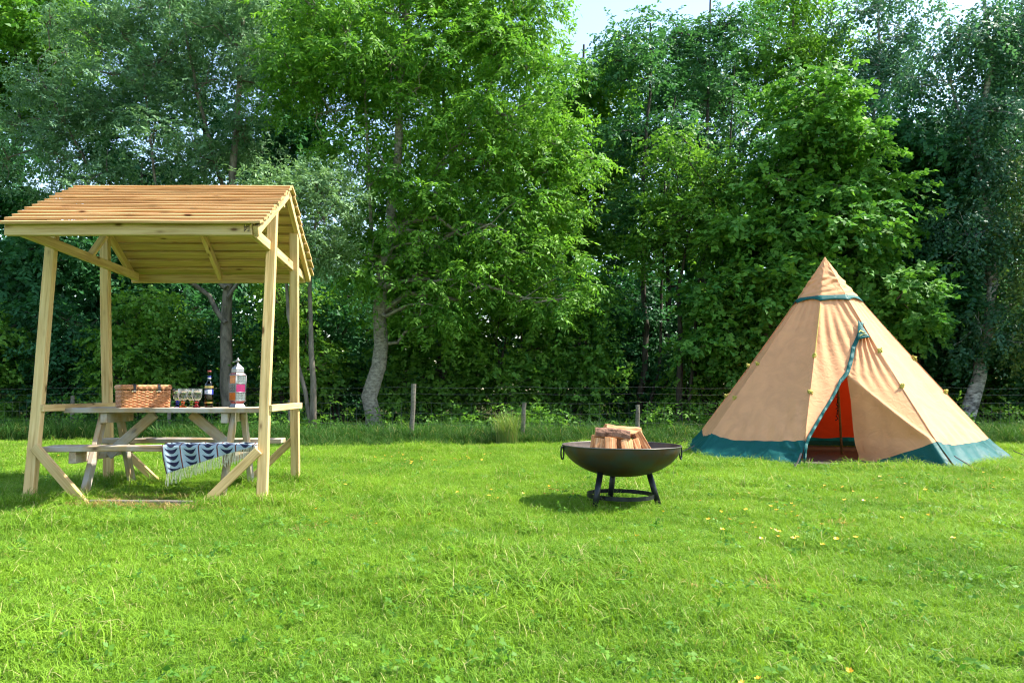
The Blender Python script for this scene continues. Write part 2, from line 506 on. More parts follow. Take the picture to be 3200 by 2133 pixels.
# longer tufts where the mower does not reach: round posts, table legs and fire bowl legs
spots = [(-3.32, 6.2, .25, 110), (-1.41, 6.2, .25, 110), (-1.41, 7.78, .25, 60), (-3.32, 7.78, .25, 50), (-2.98, 6.5, .15, 14), (-2.98, 7.5, .2, 30),
         (-1.8, 6.5, .2, 26), (-1.8, 7.5, .2, 26), (-1.75, 6.2, .22, 36), (-3.05, 6.22, .2, 26), (1.26, 5.95, .08, 6), (-1.2, 7.2, .3, 34)]
for (sx, sy, sr, k) in spots:
    x = rng.normal(sx, sr * .6, k); y = rng.normal(sy, sr * .5, k)
    P.append(np.stack([x, y, undul(x, y)], 1)); s = rng.uniform(.9, 1.45, k); S.append(np.stack([s * .9, s * .9, s], 1)); I.append(rng.integers(6, 9, k))
# dead straw where feet and mower wore the turf
for (sx, sy, rx, ry, k) in ((-2.3, 6.1, .55, .06, 70), (-1.75, 6.02, .25, .06, 40), (-2.3, 6.5, .4, .15, 40), (6.1, 5.6, .3, .2, 10), (4.6, 5.0, .5, .3, 10), (-.6, 5.3, .3, .2, 6), (1.2, 3.6, .4, .2, 6)):
    x = rng.normal(sx, rx, k); y = rng.normal(sy, ry, k)
    P.append(np.stack([x, y, undul(x, y)], 1)); s = rng.uniform(.7, 1.15, k); S.append(np.stack([s, s, s], 1)); I.append(rng.integers(9, 11, k))
# a fringe of grass against the tent skirt
k = 420; t = rng.uniform(0, 2 * math.pi, k); rr = rng.uniform(2.0, 2.3, k)
x, y = TENT_C.x + rr * np.cos(t), TENT_C.y + rr * np.sin(t)
P.append(np.stack([x, y, undul(x, y)], 1)); s = rng.uniform(.8, 1.3, k); S.append(np.stack([s, s, s], 1)); I.append(rng.integers(3, 9, k))
P, S, I = np.concatenate(P), np.concatenate(S), np.concatenate(I)
rot = np.stack([rng.normal(0, .12, len(P)), rng.normal(0, .12, len(P)), rng.uniform(0, 6.283, len(P))], 1)
lawn_grass = scatter('lawn_grass', P, rot, S, I, lawn_src)
tag(lawn_grass, 'short bright green mown grass covering the lawn', 'grass', kind='stuff')

long_src = [tuft_mesh('long_tuft', 34, .12, .2, .5, .0075, .9, M_['meadow'], r_) for i in range(5)]
n = 5200
x = rng.uniform(-14, 17, n); y = 13.0 + np.abs(rng.normal(0, 1.5, n)) + .35 * np.sin(x * .8) + .0 * x
y += np.where(x < -3, (-3 - x) * .28, 0)
z = np.full(n, -.02); s = rng.uniform(.55, 1.25, n) * np.clip((y - 12.7) * .9, .4, 1.0)
rot = np.stack([rng.normal(0, .1, n), rng.normal(0, .1, n), rng.uniform(0, 6.283, n)], 1)
keep = np.hypot(x - TENT_C.x, y - TENT_C.y) > 2.35
tag(scatter('long_grass', np.stack([x, y, z], 1)[keep], rot[keep], np.stack([s, s, s], 1)[keep], rng.integers(0, 5, n)[keep], long_src),
    'long uncut grass along the wire fence with tree shade in its dark green', 'grass', kind='stuff')

# ------------------------------------------------------------------ trees
def leaf_cloud(name, Cc, rc, m, n, L, W, flat, droop, mat, parent, up=.9, spray=.3, seed=1):
    """clusters -> sprays -> leaves; every leaf is one folded quad"""
    g = np.random.default_rng(seed)
    K = len(Cc); S = K * m
    def unit(v): return v / np.maximum(np.linalg.norm(v, axis=1, keepdims=True), 1e-6)
    d = unit(g.normal(size=(S, 3))); q = g.random(S) ** .45
    rcs = np.repeat(rc if hasattr(rc, '__len__') else np.full(K, rc), m)
    off = d * (q * rcs)[:, None]; off[:, 2] *= flat
    sc = np.repeat(Cc, m, axis=0) + off
    axis = unit(d * np.array([1, 1, .35]) + g.normal(size=(S, 3)) * .35 + np.array([0, 0, -droop]))
    upn = unit(np.array([0, 0, up]) + d * .45 + g.normal(size=(S, 3)) * .3)
    side = unit(np.cross(axis, upn)); upn = np.cross(side, axis)
    sl = spray * g.uniform(.7, 1.3, S)
    T = S * n
    t = np.tile(np.linspace(0, 1, n), S) + g.normal(0, .05, T)
    sg = np.tile(np.where(np.arange(n) % 2 == 0, 1.0, -1.0), S)
    A, B, C = [np.repeat(v, n, axis=0) for v in (axis, side, upn)]
    pos = np.repeat(sc, n, axis=0) + A * (t * np.repeat(sl, n))[:, None] + np.array([0, 0, -1.0]) * (droop * .35 * t * t * np.repeat(sl, n))[:, None]
    ld = unit(A * .55 + B * (sg * .9)[:, None] + g.normal(size=(T, 3)) * .3 + np.array([0, 0, -droop * .6]))
    ln = unit(C + g.normal(size=(T, 3)) * .38)
    ls = unit(np.cross(ld, ln)); ln = np.cross(ls, ld)
    l = (L * g.uniform(.5, 1.35, T))[:, None]; w = (W * g.uniform(.7, 1.2, T))[:, None]
    v0 = pos; v2 = pos + ld * l - ln * l * .12
    mid = pos + ld * l * .45
    v1 = mid + ls * w * .5 + ln * w * .12; v3 = mid - ls * w * .5 + ln * w * .12
    V = np.stack([v0, v1, v2, v3], 1).reshape(-1, 3)
    V = V - np.array(WM[parent.name].translation) if parent is not None else V
    me = bpy.data.meshes.new(name)
    me.vertices.add(T * 4); me.vertices.foreach_set('co', V.astype(np.float32).ravel())
    me.loops.add(T * 4); me.loops.foreach_set('vertex_index', np.arange(T * 4, dtype=np.int32))
    me.polygons.add(T); me.polygons.foreach_set('loop_start', np.arange(0, T * 4, 4, dtype=np.int32)); me.polygons.foreach_set('loop_total', np.full(T, 4, dtype=np.int32))
    var = np.clip(np.repeat(np.repeat(g.random(K), m), n) * .35 + np.repeat(g.random(S), n) * .3 + g.random(T) * .35, 0, 1)
    a = me.attributes.new('var', 'FLOAT', 'FACE'); a.data.foreach_set('value', var.astype(np.float32))
    me.materials.append(mat); me.update(calc_edges=True)
    return obj(name, me, parent, WM[parent.name] if parent is not None else None)

def sample_blobs(blobs, K, shell, g):
    vol = np.array([b[3] * b[4] * b[5] for b in blobs]) ** .8
    out = []
    for b, k in zip(blobs, np.maximum(1, np.round(K * vol / vol.sum())).astype(int)):
        d = g.normal(size=(k, 3)); d /= np.linalg.norm(d, axis=1, keepdims=True)
        q = g.random(k) ** shell
        out.append(np.array(b[:3]) + d * q[:, None] * np.array(b[3:6]))
    return np.concatenate(out)

def pxblob(px, py, Y, rx, ry, dep):
    c = at(px, py, Y)
    return (c.x, c.y, c.z, rx * Y / FPX, dep, ry * Y / FPX)

def limb(mb, p0, p1, r0, r1, g, seg=4, wob=.12, lift=.15, n=5):
    p0, p1 = np.array(p0), np.array(p1); L = np.linalg.norm(p1 - p0)
    pts, rad = [], []
    for i in range(seg + 1):
        t = i / seg
        p = p0 + (p1 - p0) * t + np.array([0, 0, 1]) * math.sin(t * math.pi) * lift * L * .5
        if 0 < i < seg: p = p + g.normal(size=3) * wob * L * .3
        pts.append(p); rad.append(r0 + (r1 - r0) * t)
    mb.tube(pts, rad, n, cap=False)

def tree(name, label, trunks, blobs, K, m, n, L, W, leafm, barkm, flat=.6, droop=.25, rc=.6, shell=.45, seed=1, spray=.3, cat='tree', group=None, up=.9, limbs=None, twig=.012):
    """trunks: list of [(x, y, z, r), ...] from the ground up"""
    g = np.random.default_rng(seed)
    x0, y0 = trunks[0][0][0], trunks[0][0][1]
    root = thing(name, (x0, y0, 0), label, cat, group)
    Cc = sample_blobs(blobs, K, shell, g)
    Cc = Cc[Cc[:, 2] > .15]
    mb = MB()
    nodes = []
    for tr in trunks:
        pts = [Vector(p[:3]) for p in tr]; rad = [p[3] for p in tr]
        fine, fr = [], []
        for i in range(len(pts) - 1):
            k = max(2, int((pts[i + 1] - pts[i]).length / .5))
            for j in range(k):
                t = j / k
                q = pts[i].lerp(pts[i + 1], t)
                rr = rad[i] * (1 - t) + rad[i + 1] * t
                if i + j > 0: q = q + Vector(g.normal(size=3) * .05 * min(1, rr * 6))
                fine.append(q); fr.append(rr * (1 + g.normal() * .05))
        fine.append(pts[-1]); fr.append(rad[-1])
        # root flare
        fine.insert(1, fine[0].lerp(fine[1], .3)); fr.insert(1, fr[0]); fr[0] *= 1.35 if pts[0].z < 0 else 1.0
        mb.tube(fine, fr, 10 if rad[0] > .08 else 6, cap=False)
        nodes += [(f, q) for f, q in zip(fine[3:], fr[3:])]
    np_ = np.array([list(f) for f, _ in nodes]); nr = np.array([q for _, q in nodes])
    # primary limbs to group centres, twigs to the clusters
    G = limbs or max(4, len(Cc) // 6)
    cen = Cc[g.choice(len(Cc), min(G, len(Cc)), replace=False)]
    for _ in range(3):
        lab = np.argmin(((Cc[:, None] - cen[None]) ** 2).sum(-1), 1)
        cen = np.array([Cc[lab == i].mean(0) if (lab == i).any() else cen[i] for i in range(len(cen))])
    for i, c in enumerate(cen):
        hd = np.hypot(np_[:, 0] - c[0], np_[:, 1] - c[1])
        cost = np.linalg.norm(np_ - c, axis=1) + 1.2 * np.maximum(0, np_[:, 2] - (c[2] + .3 - hd * .1)) + .5 * np.maximum(0, c[2] - hd * .9 - np_[:, 2])
        j = int(np.argmin(cost))
        r0 = min(nr[j] * .55, .03 + .012 * np.linalg.norm(np_[j] - c))
        limb(mb, np_[j], c, r0, twig * 1.3, g, 5, .14)
        for q in Cc[lab == i]:
            limb(mb, c + (np_[j] - c) * g.uniform(0, .35), q, twig * 1.3, twig * .45, g, 3, .18, .1, 4)
    mb.build('trunk', barkm, root, smooth=True)
    leaf_cloud('crown', Cc, np.full(len(Cc), rc) * g.uniform(.7, 1.3, len(Cc)), m, n, L, W, flat, droop, leafm, root, up, spray, seed + 50)
    return root

def TX(px, Y): return (px - CX) * Y / FPX

M_['ash_leaf'] = leaf_mat('ash_leaves', (.042, .17, .022), (.21, .4, .05), .48, .5, .2)
M_['maple_leaf'] = leaf_mat('sycamore_leaves', (.03, .14, .028), (.16, .34, .048), .4, .55, .18)
M_['dark_leaf'] = leaf_mat('dark_leaves', (.018, .09, .036), (.055, .18, .066), .4, .55, .2)
M_['willow_leaf'] = leaf_mat('willow_leaves', (.065, .16, .08), (.18, .32, .155), .35, .55, .3, (1.1, 1.15, .7))
M_['pale_willow_leaf'] = leaf_mat('pale_willow_leaves', (.1, .2, .085), (.25, .4, .18), .35, .55, .3, (1.1, 1.15, .7))  # pale leaves, brightened further to put in sun the ash blocks
M_['birch_leaf'] = leaf_mat('birch_leaves', (.03, .11, .065), (.09, .21, .105), .4, .5, .3)
M_['alder_leaf'] = leaf_mat('alder_leaves', (.028, .115, .05), (.085, .215, .07), .42, .5, .25)
M_['hazel_leaf'] = leaf_mat('hazel_leaves', (.042, .15, .022), (.17, .33, .042), .45, .5, .2)
M_['olive_leaf'] = leaf_mat('olive_leaves', (.055, .1, .025), (.12, .19, .045), .38, .55, .2)
M_['bark'] = bark('grey_bark', (.07, .06, .045), (.2, .17, .13))
M_['ash_bark'] = bark('ash_bark', (.11, .095, .07), (.3, .27, .2), 14, 1.6)
M_['dark_bark'] = bark('dark_bark', (.025, .022, .018), (.075, .065, .05))
M_['birch_bark'] = bark('birch_bark', (.05, .045, .04), (.5, .48, .44), 6, 2.2)

def branch(Y, pts, r0, r1):
    """fork leaving the trunk: pts = [(px, py), ...] from the fork upwards"""
    out = []
    for i, (px, py) in enumerate(pts):
        q = at(px, py, Y); out.append((q.x, Y + .3 * math.sin(i * 1.7), q.z, r0 + (r1 - r0) * i / (len(pts) - 1)))
    return out

def stem(px0, Y, pts, r0, r1):
    """trunk through picture heights: pts = [(px, py), ...] at distance Y"""
    out = [(TX(px0, Y), Y, -.1, r0)]
    for i, (px, py) in enumerate(pts):
        q = at(px, py, Y); out.append((q.x, Y + .25 * math.sin(i * 2.1), q.z, r0 + (r1 - r0) * (i + 1) / len(pts)))
    return out
# left: silvery willow with several stems
Y = 17.6
tree('willow_tree', 'large silver green willow with several thin grey stems rising behind the shelter roof',
     [stem(712, Y, [(705, 1130), (712, 880), (735, 560), (745, 250), (760, -60)], .17, .03),
      branch(Y, [(706, 1010), (640, 920), (570, 860), (500, 600), (440, 200)], .07, .02),
      branch(Y, [(708, 900), (560, 760), (300, 560), (140, 250)], .07, .02),
      branch(Y, [(710, 870), (690, 600), (620, 300), (570, 0)], .075, .02),
      branch(Y, [(710, 930), (800, 780), (880, 650)], .05, .02)],
     [pxblob(130, 480, Y, 190, 220, 1.3), pxblob(330, 300, Y, 200, 210, 1.4), pxblob(560, 180, Y, 200, 200, 1.4), pxblob(740, 100, Y, 150, 170, 1.2),
      pxblob(560, 470, Y, 220, 120, 1.3), pxblob(250, 100, Y, 160, 110, 1.2), pxblob(760, 400, Y, 110, 130, 1.1), pxblob(350, 620, Y, 170, 110, 1.2), pxblob(830, 260, Y, 110, 160, 1.2), pxblob(430, 20, Y, 200, 120, 1.3), pxblob(650, -20, Y, 180, 110, 1.2), pxblob(60, 300, Y, 140, 130, 1.2)],
     225, 34, 9, .1, .042, M_['willow_leaf'], M_['bark'], flat=.75, droop=.1, rc=.5, seed=11, spray=.24, up=.6)
Y = 15.1
tree('willow_tree', 'pale silvery willow bush leaning out beside the right gable of the shelter',
     [stem(985, Y, [(975, 1100), (960, 900), (985, 740), (1010, 600)], .07, .02), stem(985, Y, [(900, 980), (880, 800), (930, 640)], .05, .015)],
     [pxblob(950, 590, Y, 110, 90, .8), pxblob(1040, 620, Y, 80, 90, .7), pxblob(1010, 760, Y, 90, 90, .7), pxblob(900, 760, Y, 90, 90, .7), pxblob(860, 600, Y, 80, 80, .7), pxblob(1060, 780, Y, 50, 50, .5)],
     62, 28, 9, .095, .038, M_['pale_willow_leaf'], M_['bark'], flat=.75, droop=.05, rc=.42, seed=12, spray=.24, up=.6)
# centre: the big ash
Y = 16.6
tree('ash_tree', 'tall ash tree with pale bent trunk and drooping yellow green foliage in the centre',
     [stem(1172, Y, [(1168, 1240), (1192, 1060), (1196, 900), (1215, 740), (1238, 560), (1250, 330), (1270, 60), (1290, -200)], .2, .04),
      branch(Y, [(1196, 900), (1160, 760), (1150, 500), (1140, 200)], .07, .02),
      branch(Y, [(1212, 770), (1320, 600), (1450, 430), (1560, 220)], .08, .02)],
     [pxblob(1230, 200, Y, 260, 230, 1.7), pxblob(1040, 250, Y, 190, 230, 1.4), pxblob(1480, 120, Y, 250, 190, 1.6), pxblob(1000, 20, Y, 190, 130, 1.3), pxblob(1300, -40, Y, 230, 120, 1.4), pxblob(1580, 60, Y, 150, 150, 1.3), pxblob(1620, 330, Y, 210, 150, 1.5), pxblob(1700, 480, Y, 190, 110, 1.3),
      pxblob(1430, 420, Y, 240, 110, 1.4), pxblob(1560, 620, Y, 260, 130, 1.4), pxblob(1330, 640, Y, 160, 90, 1.2), pxblob(1250, 830, Y, 230, 130, 1.3), pxblob(1500, 850, Y, 250, 140, 1.3),
      pxblob(1700, 760, Y, 160, 150, 1.2), pxblob(1130, 560, Y, 150, 120, 1.2), pxblob(1380, 980, Y, 140, 70, 1.0), pxblob(1090, 720, Y, 100, 100, 1.0), pxblob(1750, 950, Y, 80, 110, .8)],
     330, 27, 13, .122, .05, M_['ash_leaf'], M_['ash_bark'], flat=.5, droop=.45, rc=.6, seed=21, spray=.38)
# right of centre: slim alders
for i, (px, Y, lab, pts, bl, K) in enumerate([
    (1985, 18.6, 'slim dark alder with bare lower stem just right of the central ash', [(2015, 1150), (2020, 900), (2000, 600), (2030, 300), (2040, 60)],
     [(2000, 200, 110, 130), (2070, 430, 130, 90), (1960, 420, 90, 90), (2050, 640, 110, 80), (1950, 680, 90, 70), (1930, 150, 90, 90)], 60),
    (2215, 20.0, 'tall narrow alder with straight dark stem left of the bright sycamore', [(2200, 1100), (2205, 800), (2200, 500), (2215, 200), (2230, -60)],
     [(2210, 150, 120, 150), (2150, 330, 140, 120), (2280, 380, 120, 110), (2120, 560, 130, 90), (2250, 640, 110, 90), (2290, 110, 110, 110), (2100, 130, 90, 80)], 95),
    (2120, 17.4, 'round topped olive green tree in front of the alders', [(2125, 1100), (2130, 900), (2150, 700)],
     [(2150, 510, 150, 80), (2090, 640, 110, 80), (2230, 600, 100, 80), (2150, 740, 140, 80), (2060, 800, 90, 80)], 62)]):
    tree('alder_tree' if i < 2 else 'field_tree', lab, [stem(px, Y, pts, .085, .02), stem(px + 20, Y, [(p[0] + 45 + 12 * k, p[1]) for k, p in enumerate(pts)][:4], .05, .015)],
         [pxblob(a, b, Y, c, d, 1.1) for a, b, c, d in bl], K, 24, 8, .1, .068, M_['alder_leaf'] if i < 2 else M_['hazel_leaf'], M_['dark_bark'], flat=.6, droop=.2, rc=.5, seed=30 + i, spray=.28)
Y = 22.5
tree('ash_tree', 'light green ash top standing high behind the bright sycamore',
     [stem(2470, Y, [(2475, 1000), (2480, 600), (2470, 300), (2480, 40)], .13, .03), branch(Y, [(2478, 750), (2410, 400), (2390, 150)], .07, .02), branch(Y, [(2478, 650), (2560, 350), (2580, 100)], .07, .02)],
     [pxblob(2470, 90, Y, 170, 130, 1.6), pxblob(2560, 200, Y, 120, 120, 1.3), pxblob(2380, 230, Y, 100, 110, 1.3), pxblob(2500, -40, Y, 140, 80, 1.3), pxblob(2600, 330, Y, 100, 100, 1.3)],
     80, 20, 10, .17, .065, M_['ash_leaf'], M_['bark'], flat=.55, droop=.4, rc=.65, seed=41, spray=.4)
Y = 16.4
tree('sycamore_tree', 'broad bright green sycamore with layered foliage directly behind the tent top',
     [stem(2545, Y, [(2540, 1150), (2550, 900), (2545, 600), (2540, 330)], .18, .03)],
     [pxblob(2520, 320, Y, 130, 90, 1.1), pxblob(2560, 440, Y, 180, 100, 1.3), pxblob(2450, 560, Y, 150, 100, 1.2), pxblob(2640, 580, Y, 150, 110, 1.2), pxblob(2540, 700, Y, 260, 110, 1.5),
      pxblob(2720, 720, Y, 110, 110, 1.1), pxblob(2380, 760, Y, 150, 110, 1.2), pxblob(2330, 920, Y, 200, 120, 1.2), pxblob(2560, 880, Y, 230, 110, 1.3), pxblob(2760, 880, Y, 110, 110, 1.1),
      pxblob(2290, 1080, Y, 150, 90, 1.0), pxblob(2800, 1010, Y, 100, 110, .9), pxblob(2480, 1050, Y, 150, 100, 1.0)],
     255, 25, 10, .118, .105, M_['maple_leaf'], M_['bark'], flat=.42, droop=.3, rc=.58, seed=42, spray=.3, up=1.2)
Y = 21
tree('birch_tree', 'thin airy birch top showing sky between sycamore and right hand birch',
     [stem(2740, Y, [(2735, 900), (2730, 500), (2735, 200), (2740, -80)], .09, .02)],
     [pxblob(2740, 80, Y, 130, 140, 1.2), pxblob(2700, 280, Y, 100, 120, 1.1), pxblob(2810, 220, Y, 110, 120, 1.1), pxblob(2790, 420, Y, 130, 100, 1.2), pxblob(2680, 450, Y, 80, 80, 1)],
     90, 20, 8, .105, .07, M_['birch_leaf'], M_['birch_bark'], flat=.9, droop=.7, rc=.55, seed=43, spray=.38)
Y = 17.6
tree('maple_tree', 'dark shaded maple between the sycamore and the right hand birch',
     [stem(2860, Y, [(2865, 1150), (2870, 800), (2860, 500)], .12, .03)],
     [pxblob(2830, 520, Y, 130, 130, 1.1), pxblob(2930, 560, Y, 100, 120, 1), pxblob(2900, 740, Y, 150, 130, 1.2), pxblob(2850, 920, Y, 150, 120, 1.2), pxblob(2960, 900, Y, 110, 120, 1), pxblob(2900, 1090, Y, 150, 110, 1.1), pxblob(2790, 400, Y, 100, 80, .9)],
     125, 24, 9, .118, .1, M_['dark_leaf'], M_['dark_bark'], flat=.5, droop=.3, rc=.58, seed=44, spray=.3, up=1.1)
Y = 16.6
tree('birch_tree', 'tall birch with crooked pale trunk at the right behind the tent',
     [stem(2995, Y, [(3040, 1240), (3092, 1120), (3080, 960), (3085, 700), (3070, 450), (3080, 200), (3060, -120)], .16, .03),
      branch(Y, [(3080, 900), (3140, 600), (3190, 300), (3210, 50)], .05, .015), branch(Y, [(3072, 560), (3000, 250), (2960, 60)], .04, .012)],
     [pxblob(3080, 120, Y, 150, 160, 1.2), pxblob(2960, 200, Y, 110, 130, 1.1), pxblob(3180, 260, Y, 110, 150, 1.1), pxblob(3060, 400, Y, 170, 130, 1.3), pxblob(3140, 560, Y, 140, 120, 1.2),
      pxblob(3010, 640, Y, 110, 120, 1.0), pxblob(3080, 800, Y, 140, 130, 1.1), pxblob(3150, 980, Y, 120, 130, 1.0), pxblob(3040, 1020, Y, 100, 100, .9), pxblob(3200, 60, Y, 90, 100, 1)],
     175, 22, 8, .095, .065, M_['birch_leaf'], M_['birch_bark'], flat=.9, droop=.7, rc=.5, seed=45, spray=.36)
Y = 15.6
tree('birch_tree', 'fine leaved olive birch at the far right edge of the wood',
     [stem(3290, Y, [(3290, 1000), (3280, 700), (3270, 450)], .09, .02)],
     [pxblob(3230, 700, Y, 90, 120, .9), pxblob(3300, 560, Y, 110, 120, 1), pxblob(3240, 900, Y, 100, 110, .9), pxblob(3340, 820, Y, 110, 130, 1), pxblob(3270, 1080, Y, 120, 90, .9)],
     65, 20, 8, .085, .055, M_['olive_leaf'], M_['birch_bark'], flat=.9, droop=.7, rc=.45, seed=46, spray=.34)
# trees standing further back
for i, (px, Y, lab, bl, K, lm) in enumerate([
    (40, 21.5, 'yellow green ash crown at the top left corner behind the willow', [(30, 100, 160, 160), (150, 40, 150, 120), (-60, 300, 130, 160), (200, 160, 110, 100)], 80, 'ash_leaf'),
    (860, 22.0, 'dark green ash crown between the willow and the central ash', [(880, 150, 130, 170), (940, 380, 130, 160), (850, 480, 120, 120), (980, 60, 110, 110), (860, -30, 110, 90)], 85, 'dark_leaf'),
    (1800, 22.5, 'hazy green tree top right of the central ash against the sky', [(1890, 250, 90, 100), (1850, 350, 120, 120), (1900, 520, 110, 120), (1830, 700, 120, 120)], 80, 'ash_leaf'),
    (-60, 19.5, 'dark leafy tree at the left edge behind the shelter eave', [(30, 700, 130, 150), (-60, 500, 140, 160), (60, 880, 130, 130), (-30, 1050, 130, 120), (180, 800, 110, 100)], 85, 'dark_leaf'),
    (3330, 20.5, 'dark tree filling the right edge behind the birches', [(3250, 300, 120, 180), (3180, 760, 130, 200), (3290, 1000, 150, 160), (3120, 480, 110, 160), (3190, 120, 110, 130)], 100, 'dark_leaf'),
    (620, 23.0, 'dark green tree filling the gap behind the willow crown', [(560, 300, 220, 180), (330, 420, 190, 170), (740, 460, 150, 160), (640, 60, 200, 160), (150, 300, 180, 170), (560, 600, 180, 120), (330, 60, 220, 160), (800, 60, 140, 140)], 150, 'dark_leaf'),
    (1370, 23.0, 'mid green tree hidden behind the central ash crown', [(1300, 380, 200, 180), (1550, 480, 190, 170), (1430, 700, 230, 160), (1200, 650, 160, 150), (1650, 750, 170, 160), (1500, 200, 200, 170), (1150, 880, 150, 120), (1200, 150, 200, 180), (1700, 300, 130, 160), (1780, 560, 110, 130)], 165, 'maple_leaf'),
    (2080, 24.0, 'mid green tree behind the slim alders', [(2080, 420, 150, 160), (2200, 600, 160, 150), (2020, 720, 150, 150), (2250, 820, 150, 140), (2350, 480, 110, 120), (2100, 230, 150, 130), (2300, 250, 120, 130)], 105, 'alder_leaf'),
    (2850, 23.5, 'dark tree behind the airy birch top', [(2830, 620, 150, 150), (2960, 420, 130, 140), (2720, 700, 130, 130), (3000, 700, 140, 160), (3000, 950, 150, 150)], 85, 'dark_leaf'),
    (420, 21.0, 'dark thicket tree behind the willow stems above the hamper', [(330, 820, 150, 130), (500, 760, 130, 110), (600, 900, 150, 120), (420, 980, 160, 110), (250, 1000, 120, 110)], 85, 'dark_leaf')]):
    tree('forest_tree', lab, [stem(px, Y, [(px + 10, 900), (px + 15, 500), (px + 20, 150)][: (3 if i in (0, 1, 2, 4, 5, 6) else 2)], .12, .03)],
         [pxblob(a, b, Y, c, d, 1.4) for a, b, c, d in bl], K, 20, 9, .185, .1, M_[lm], M_['dark_bark'], flat=.6, droop=.35, rc=.65, seed=60 + i, spray=.36)
# shrubs under the trees along the fence
sh = [(-80, 17.6, 'hazel_leaf', 150, 170, 'hazel bush at the left edge behind the left shelter post'),
      (190, 18.2, 'dark_leaf', 150, 190, 'dark bush between the two left shelter posts'),
      (440, 17.8, 'hazel_leaf', 160, 200, 'leafy hazel bush behind the wicker hamper'),
      (650, 19.0, 'dark_leaf', 170, 200, 'dark bush behind the wine bottle and lantern'),
      (900, 18.6, 'hazel_leaf', 170, 230, 'hazel bush right of the shelter beyond the fence'),
      (1060, 19.6, 'dark_leaf', 160, 220, 'dark bush left of the central ash trunk'),
      (1330, 18.4, 'hazel_leaf', 150, 220, 'hazel bush right of the central ash trunk behind the tall fence post'),
      (1560, 17.8, 'hazel_leaf', 180, 230, 'sunlit hazel bush behind the pale grass clump'),
      (1780, 18.2, 'maple_leaf', 160, 230, 'bright leafy bush left of the alder stems'),
      (2010, 19.4, 'dark_leaf', 170, 220, 'dark bush behind the fire bowl'),
      (2230, 18.0, 'hazel_leaf', 170, 200, 'hazel bush just left of the tent'),
      (2480, 18.8, 'dark_leaf', 170, 190, 'dark bush hidden low behind the tent'),
      (2800, 18.4, 'dark_leaf', 170, 210, 'dark bush behind the right slope of the tent'),
      (3060, 18.2, 'hazel_leaf', 160, 190, 'hazel bush beside the crooked birch trunk'),
      (3290, 17.2, 'dark_leaf', 150, 200, 'dark bush at the right edge beyond the tent')]
for i, (px, Y, lm, rx, ry, lab) in enumerate(sh):
    g = random.Random(100 + i)
    st = [stem(px + g.uniform(-25, 25), Y, [(px + g.uniform(-70, 70), 1330 - ry), (px + g.uniform(-130, 130), 1300 - 1.7 * ry)], .035, .012) for _ in range(4)]
    tree('hazel_bush', lab, st,
         [pxblob(px, 1300 - ry * 1.0, Y, rx, ry * .75, 1.1), pxblob(px - rx * .5, 1320 - ry * .6, Y, rx * .6, ry * .5, .9), pxblob(px + rx * .5, 1320 - ry * .6, Y, rx * .6, ry * .5, .9), pxblob(px + g.uniform(-60, 60), 1290 - ry * 1.5, Y, rx * .7, ry * .5, .9)],
         58, 23, 8, .105, .085, M_[lm], M_['dark_bark'], flat=.55, droop=.25, rc=.5, seed=80 + i, spray=.28, cat='bush', group='bushes beyond the fence', limbs=8)
# clover and other broad leaves between the grass
g = np.random.default_rng(33)
n = 480
y = 1.6 + 8.5 * g.random(n) ** 1.3; x = g.uniform(-.6, .8, n) * (y + .6)
tag(leaf_cloud('clover_patches', np.stack([x, y, g.uniform(.015, .04, n)], 1), .07, 5, 4, .024, .02, .25, .0, M_['hazel_leaf'], None, 1.6, .03, 23),
    'small clover and plantain leaves scattered through the lawn', 'clover', kind='stuff')
# the wood going on behind
g = np.random.default_rng(5)
n = 950
x = g.uniform(-28, 40, n); y = g.uniform(25, 33, n); top = 6.3 + 1.2 * np.sin(x * .55) + 1.0 * np.sin(x * 1.4 + 2)
z = g.random(n) ** .8 * top + .3
wood_mass = leaf_cloud('distant_wood', np.stack([x, y, z], 1), 1.25, 22, 8, .3, .2, .6, .3, M_['dark_leaf'], None, .9, .6, 9)
tag(wood_mass, 'dark mass of woodland leaves far behind the bushes', 'woodland', kind='stuff')
# weeds and nettles along the fence foot
n = 150
x = g.uniform(-12, 15, n); y = 14.6 + np.abs(g.normal(0, .8, n)) + np.where(x < -3, (-3 - x) * .25, 0); z = g.uniform(.1, .55, n)
tag(leaf_cloud('nettle_weeds', np.stack([x, y, z], 1), .32, 16, 7, .085, .05, .8, .15, M_['hazel_leaf'], None, .8, .2, 19),
    'low leafy weeds and nettles growing through the foot of the fence', 'weeds', kind='stuff')
# ------------------------------------------------------------------ wire fence
def fence_y(px): return float(np.interp(px, [-200, 228, 531, 905, 1285, 1628, 1990, 2400, 3400], [16.6, 16.0, 15.4, 14.6, 13.75, 13.7, 13.9, 14.4, 14.9]))
fence = thing('wire_fence', (TX(1285, fence_y(1285)), fence_y(1285), 0), 'old wire stock fence on grey wooden posts in front of the wood', 'fence')
tops = []
for px, topy, r, tilt in ((-150, 1240, .04, .02), (228, 1236, .04, .0), (531, 1246, .038, -.01), (905, 1250, .042, .01), (1285, 1199, .046, .05), (1628, 1258, .04, .06), (1990, 1264, .038, .015), (2440, 1262, .04, 0), (2900, 1265, .04, 0), (3350, 1262, .04, 0)):
    Y = fence_y(px); b = Vector((TX(px, Y), Y, -.15)); t = at(px, topy, Y) + Vector((tilt, 0, 0))
    mb = MB(); k = 6
    mb.tube([b.lerp(t, i / k) + Vector((random.uniform(-.006, .006), random.uniform(-.006, .006), 0)) for i in range(k + 1)], [r * random.uniform(.94, 1.06) for _ in range(k + 1)], 9)
    p = mb.build('post', M_['post'], fence, smooth=False)
    tops.append((b, t))
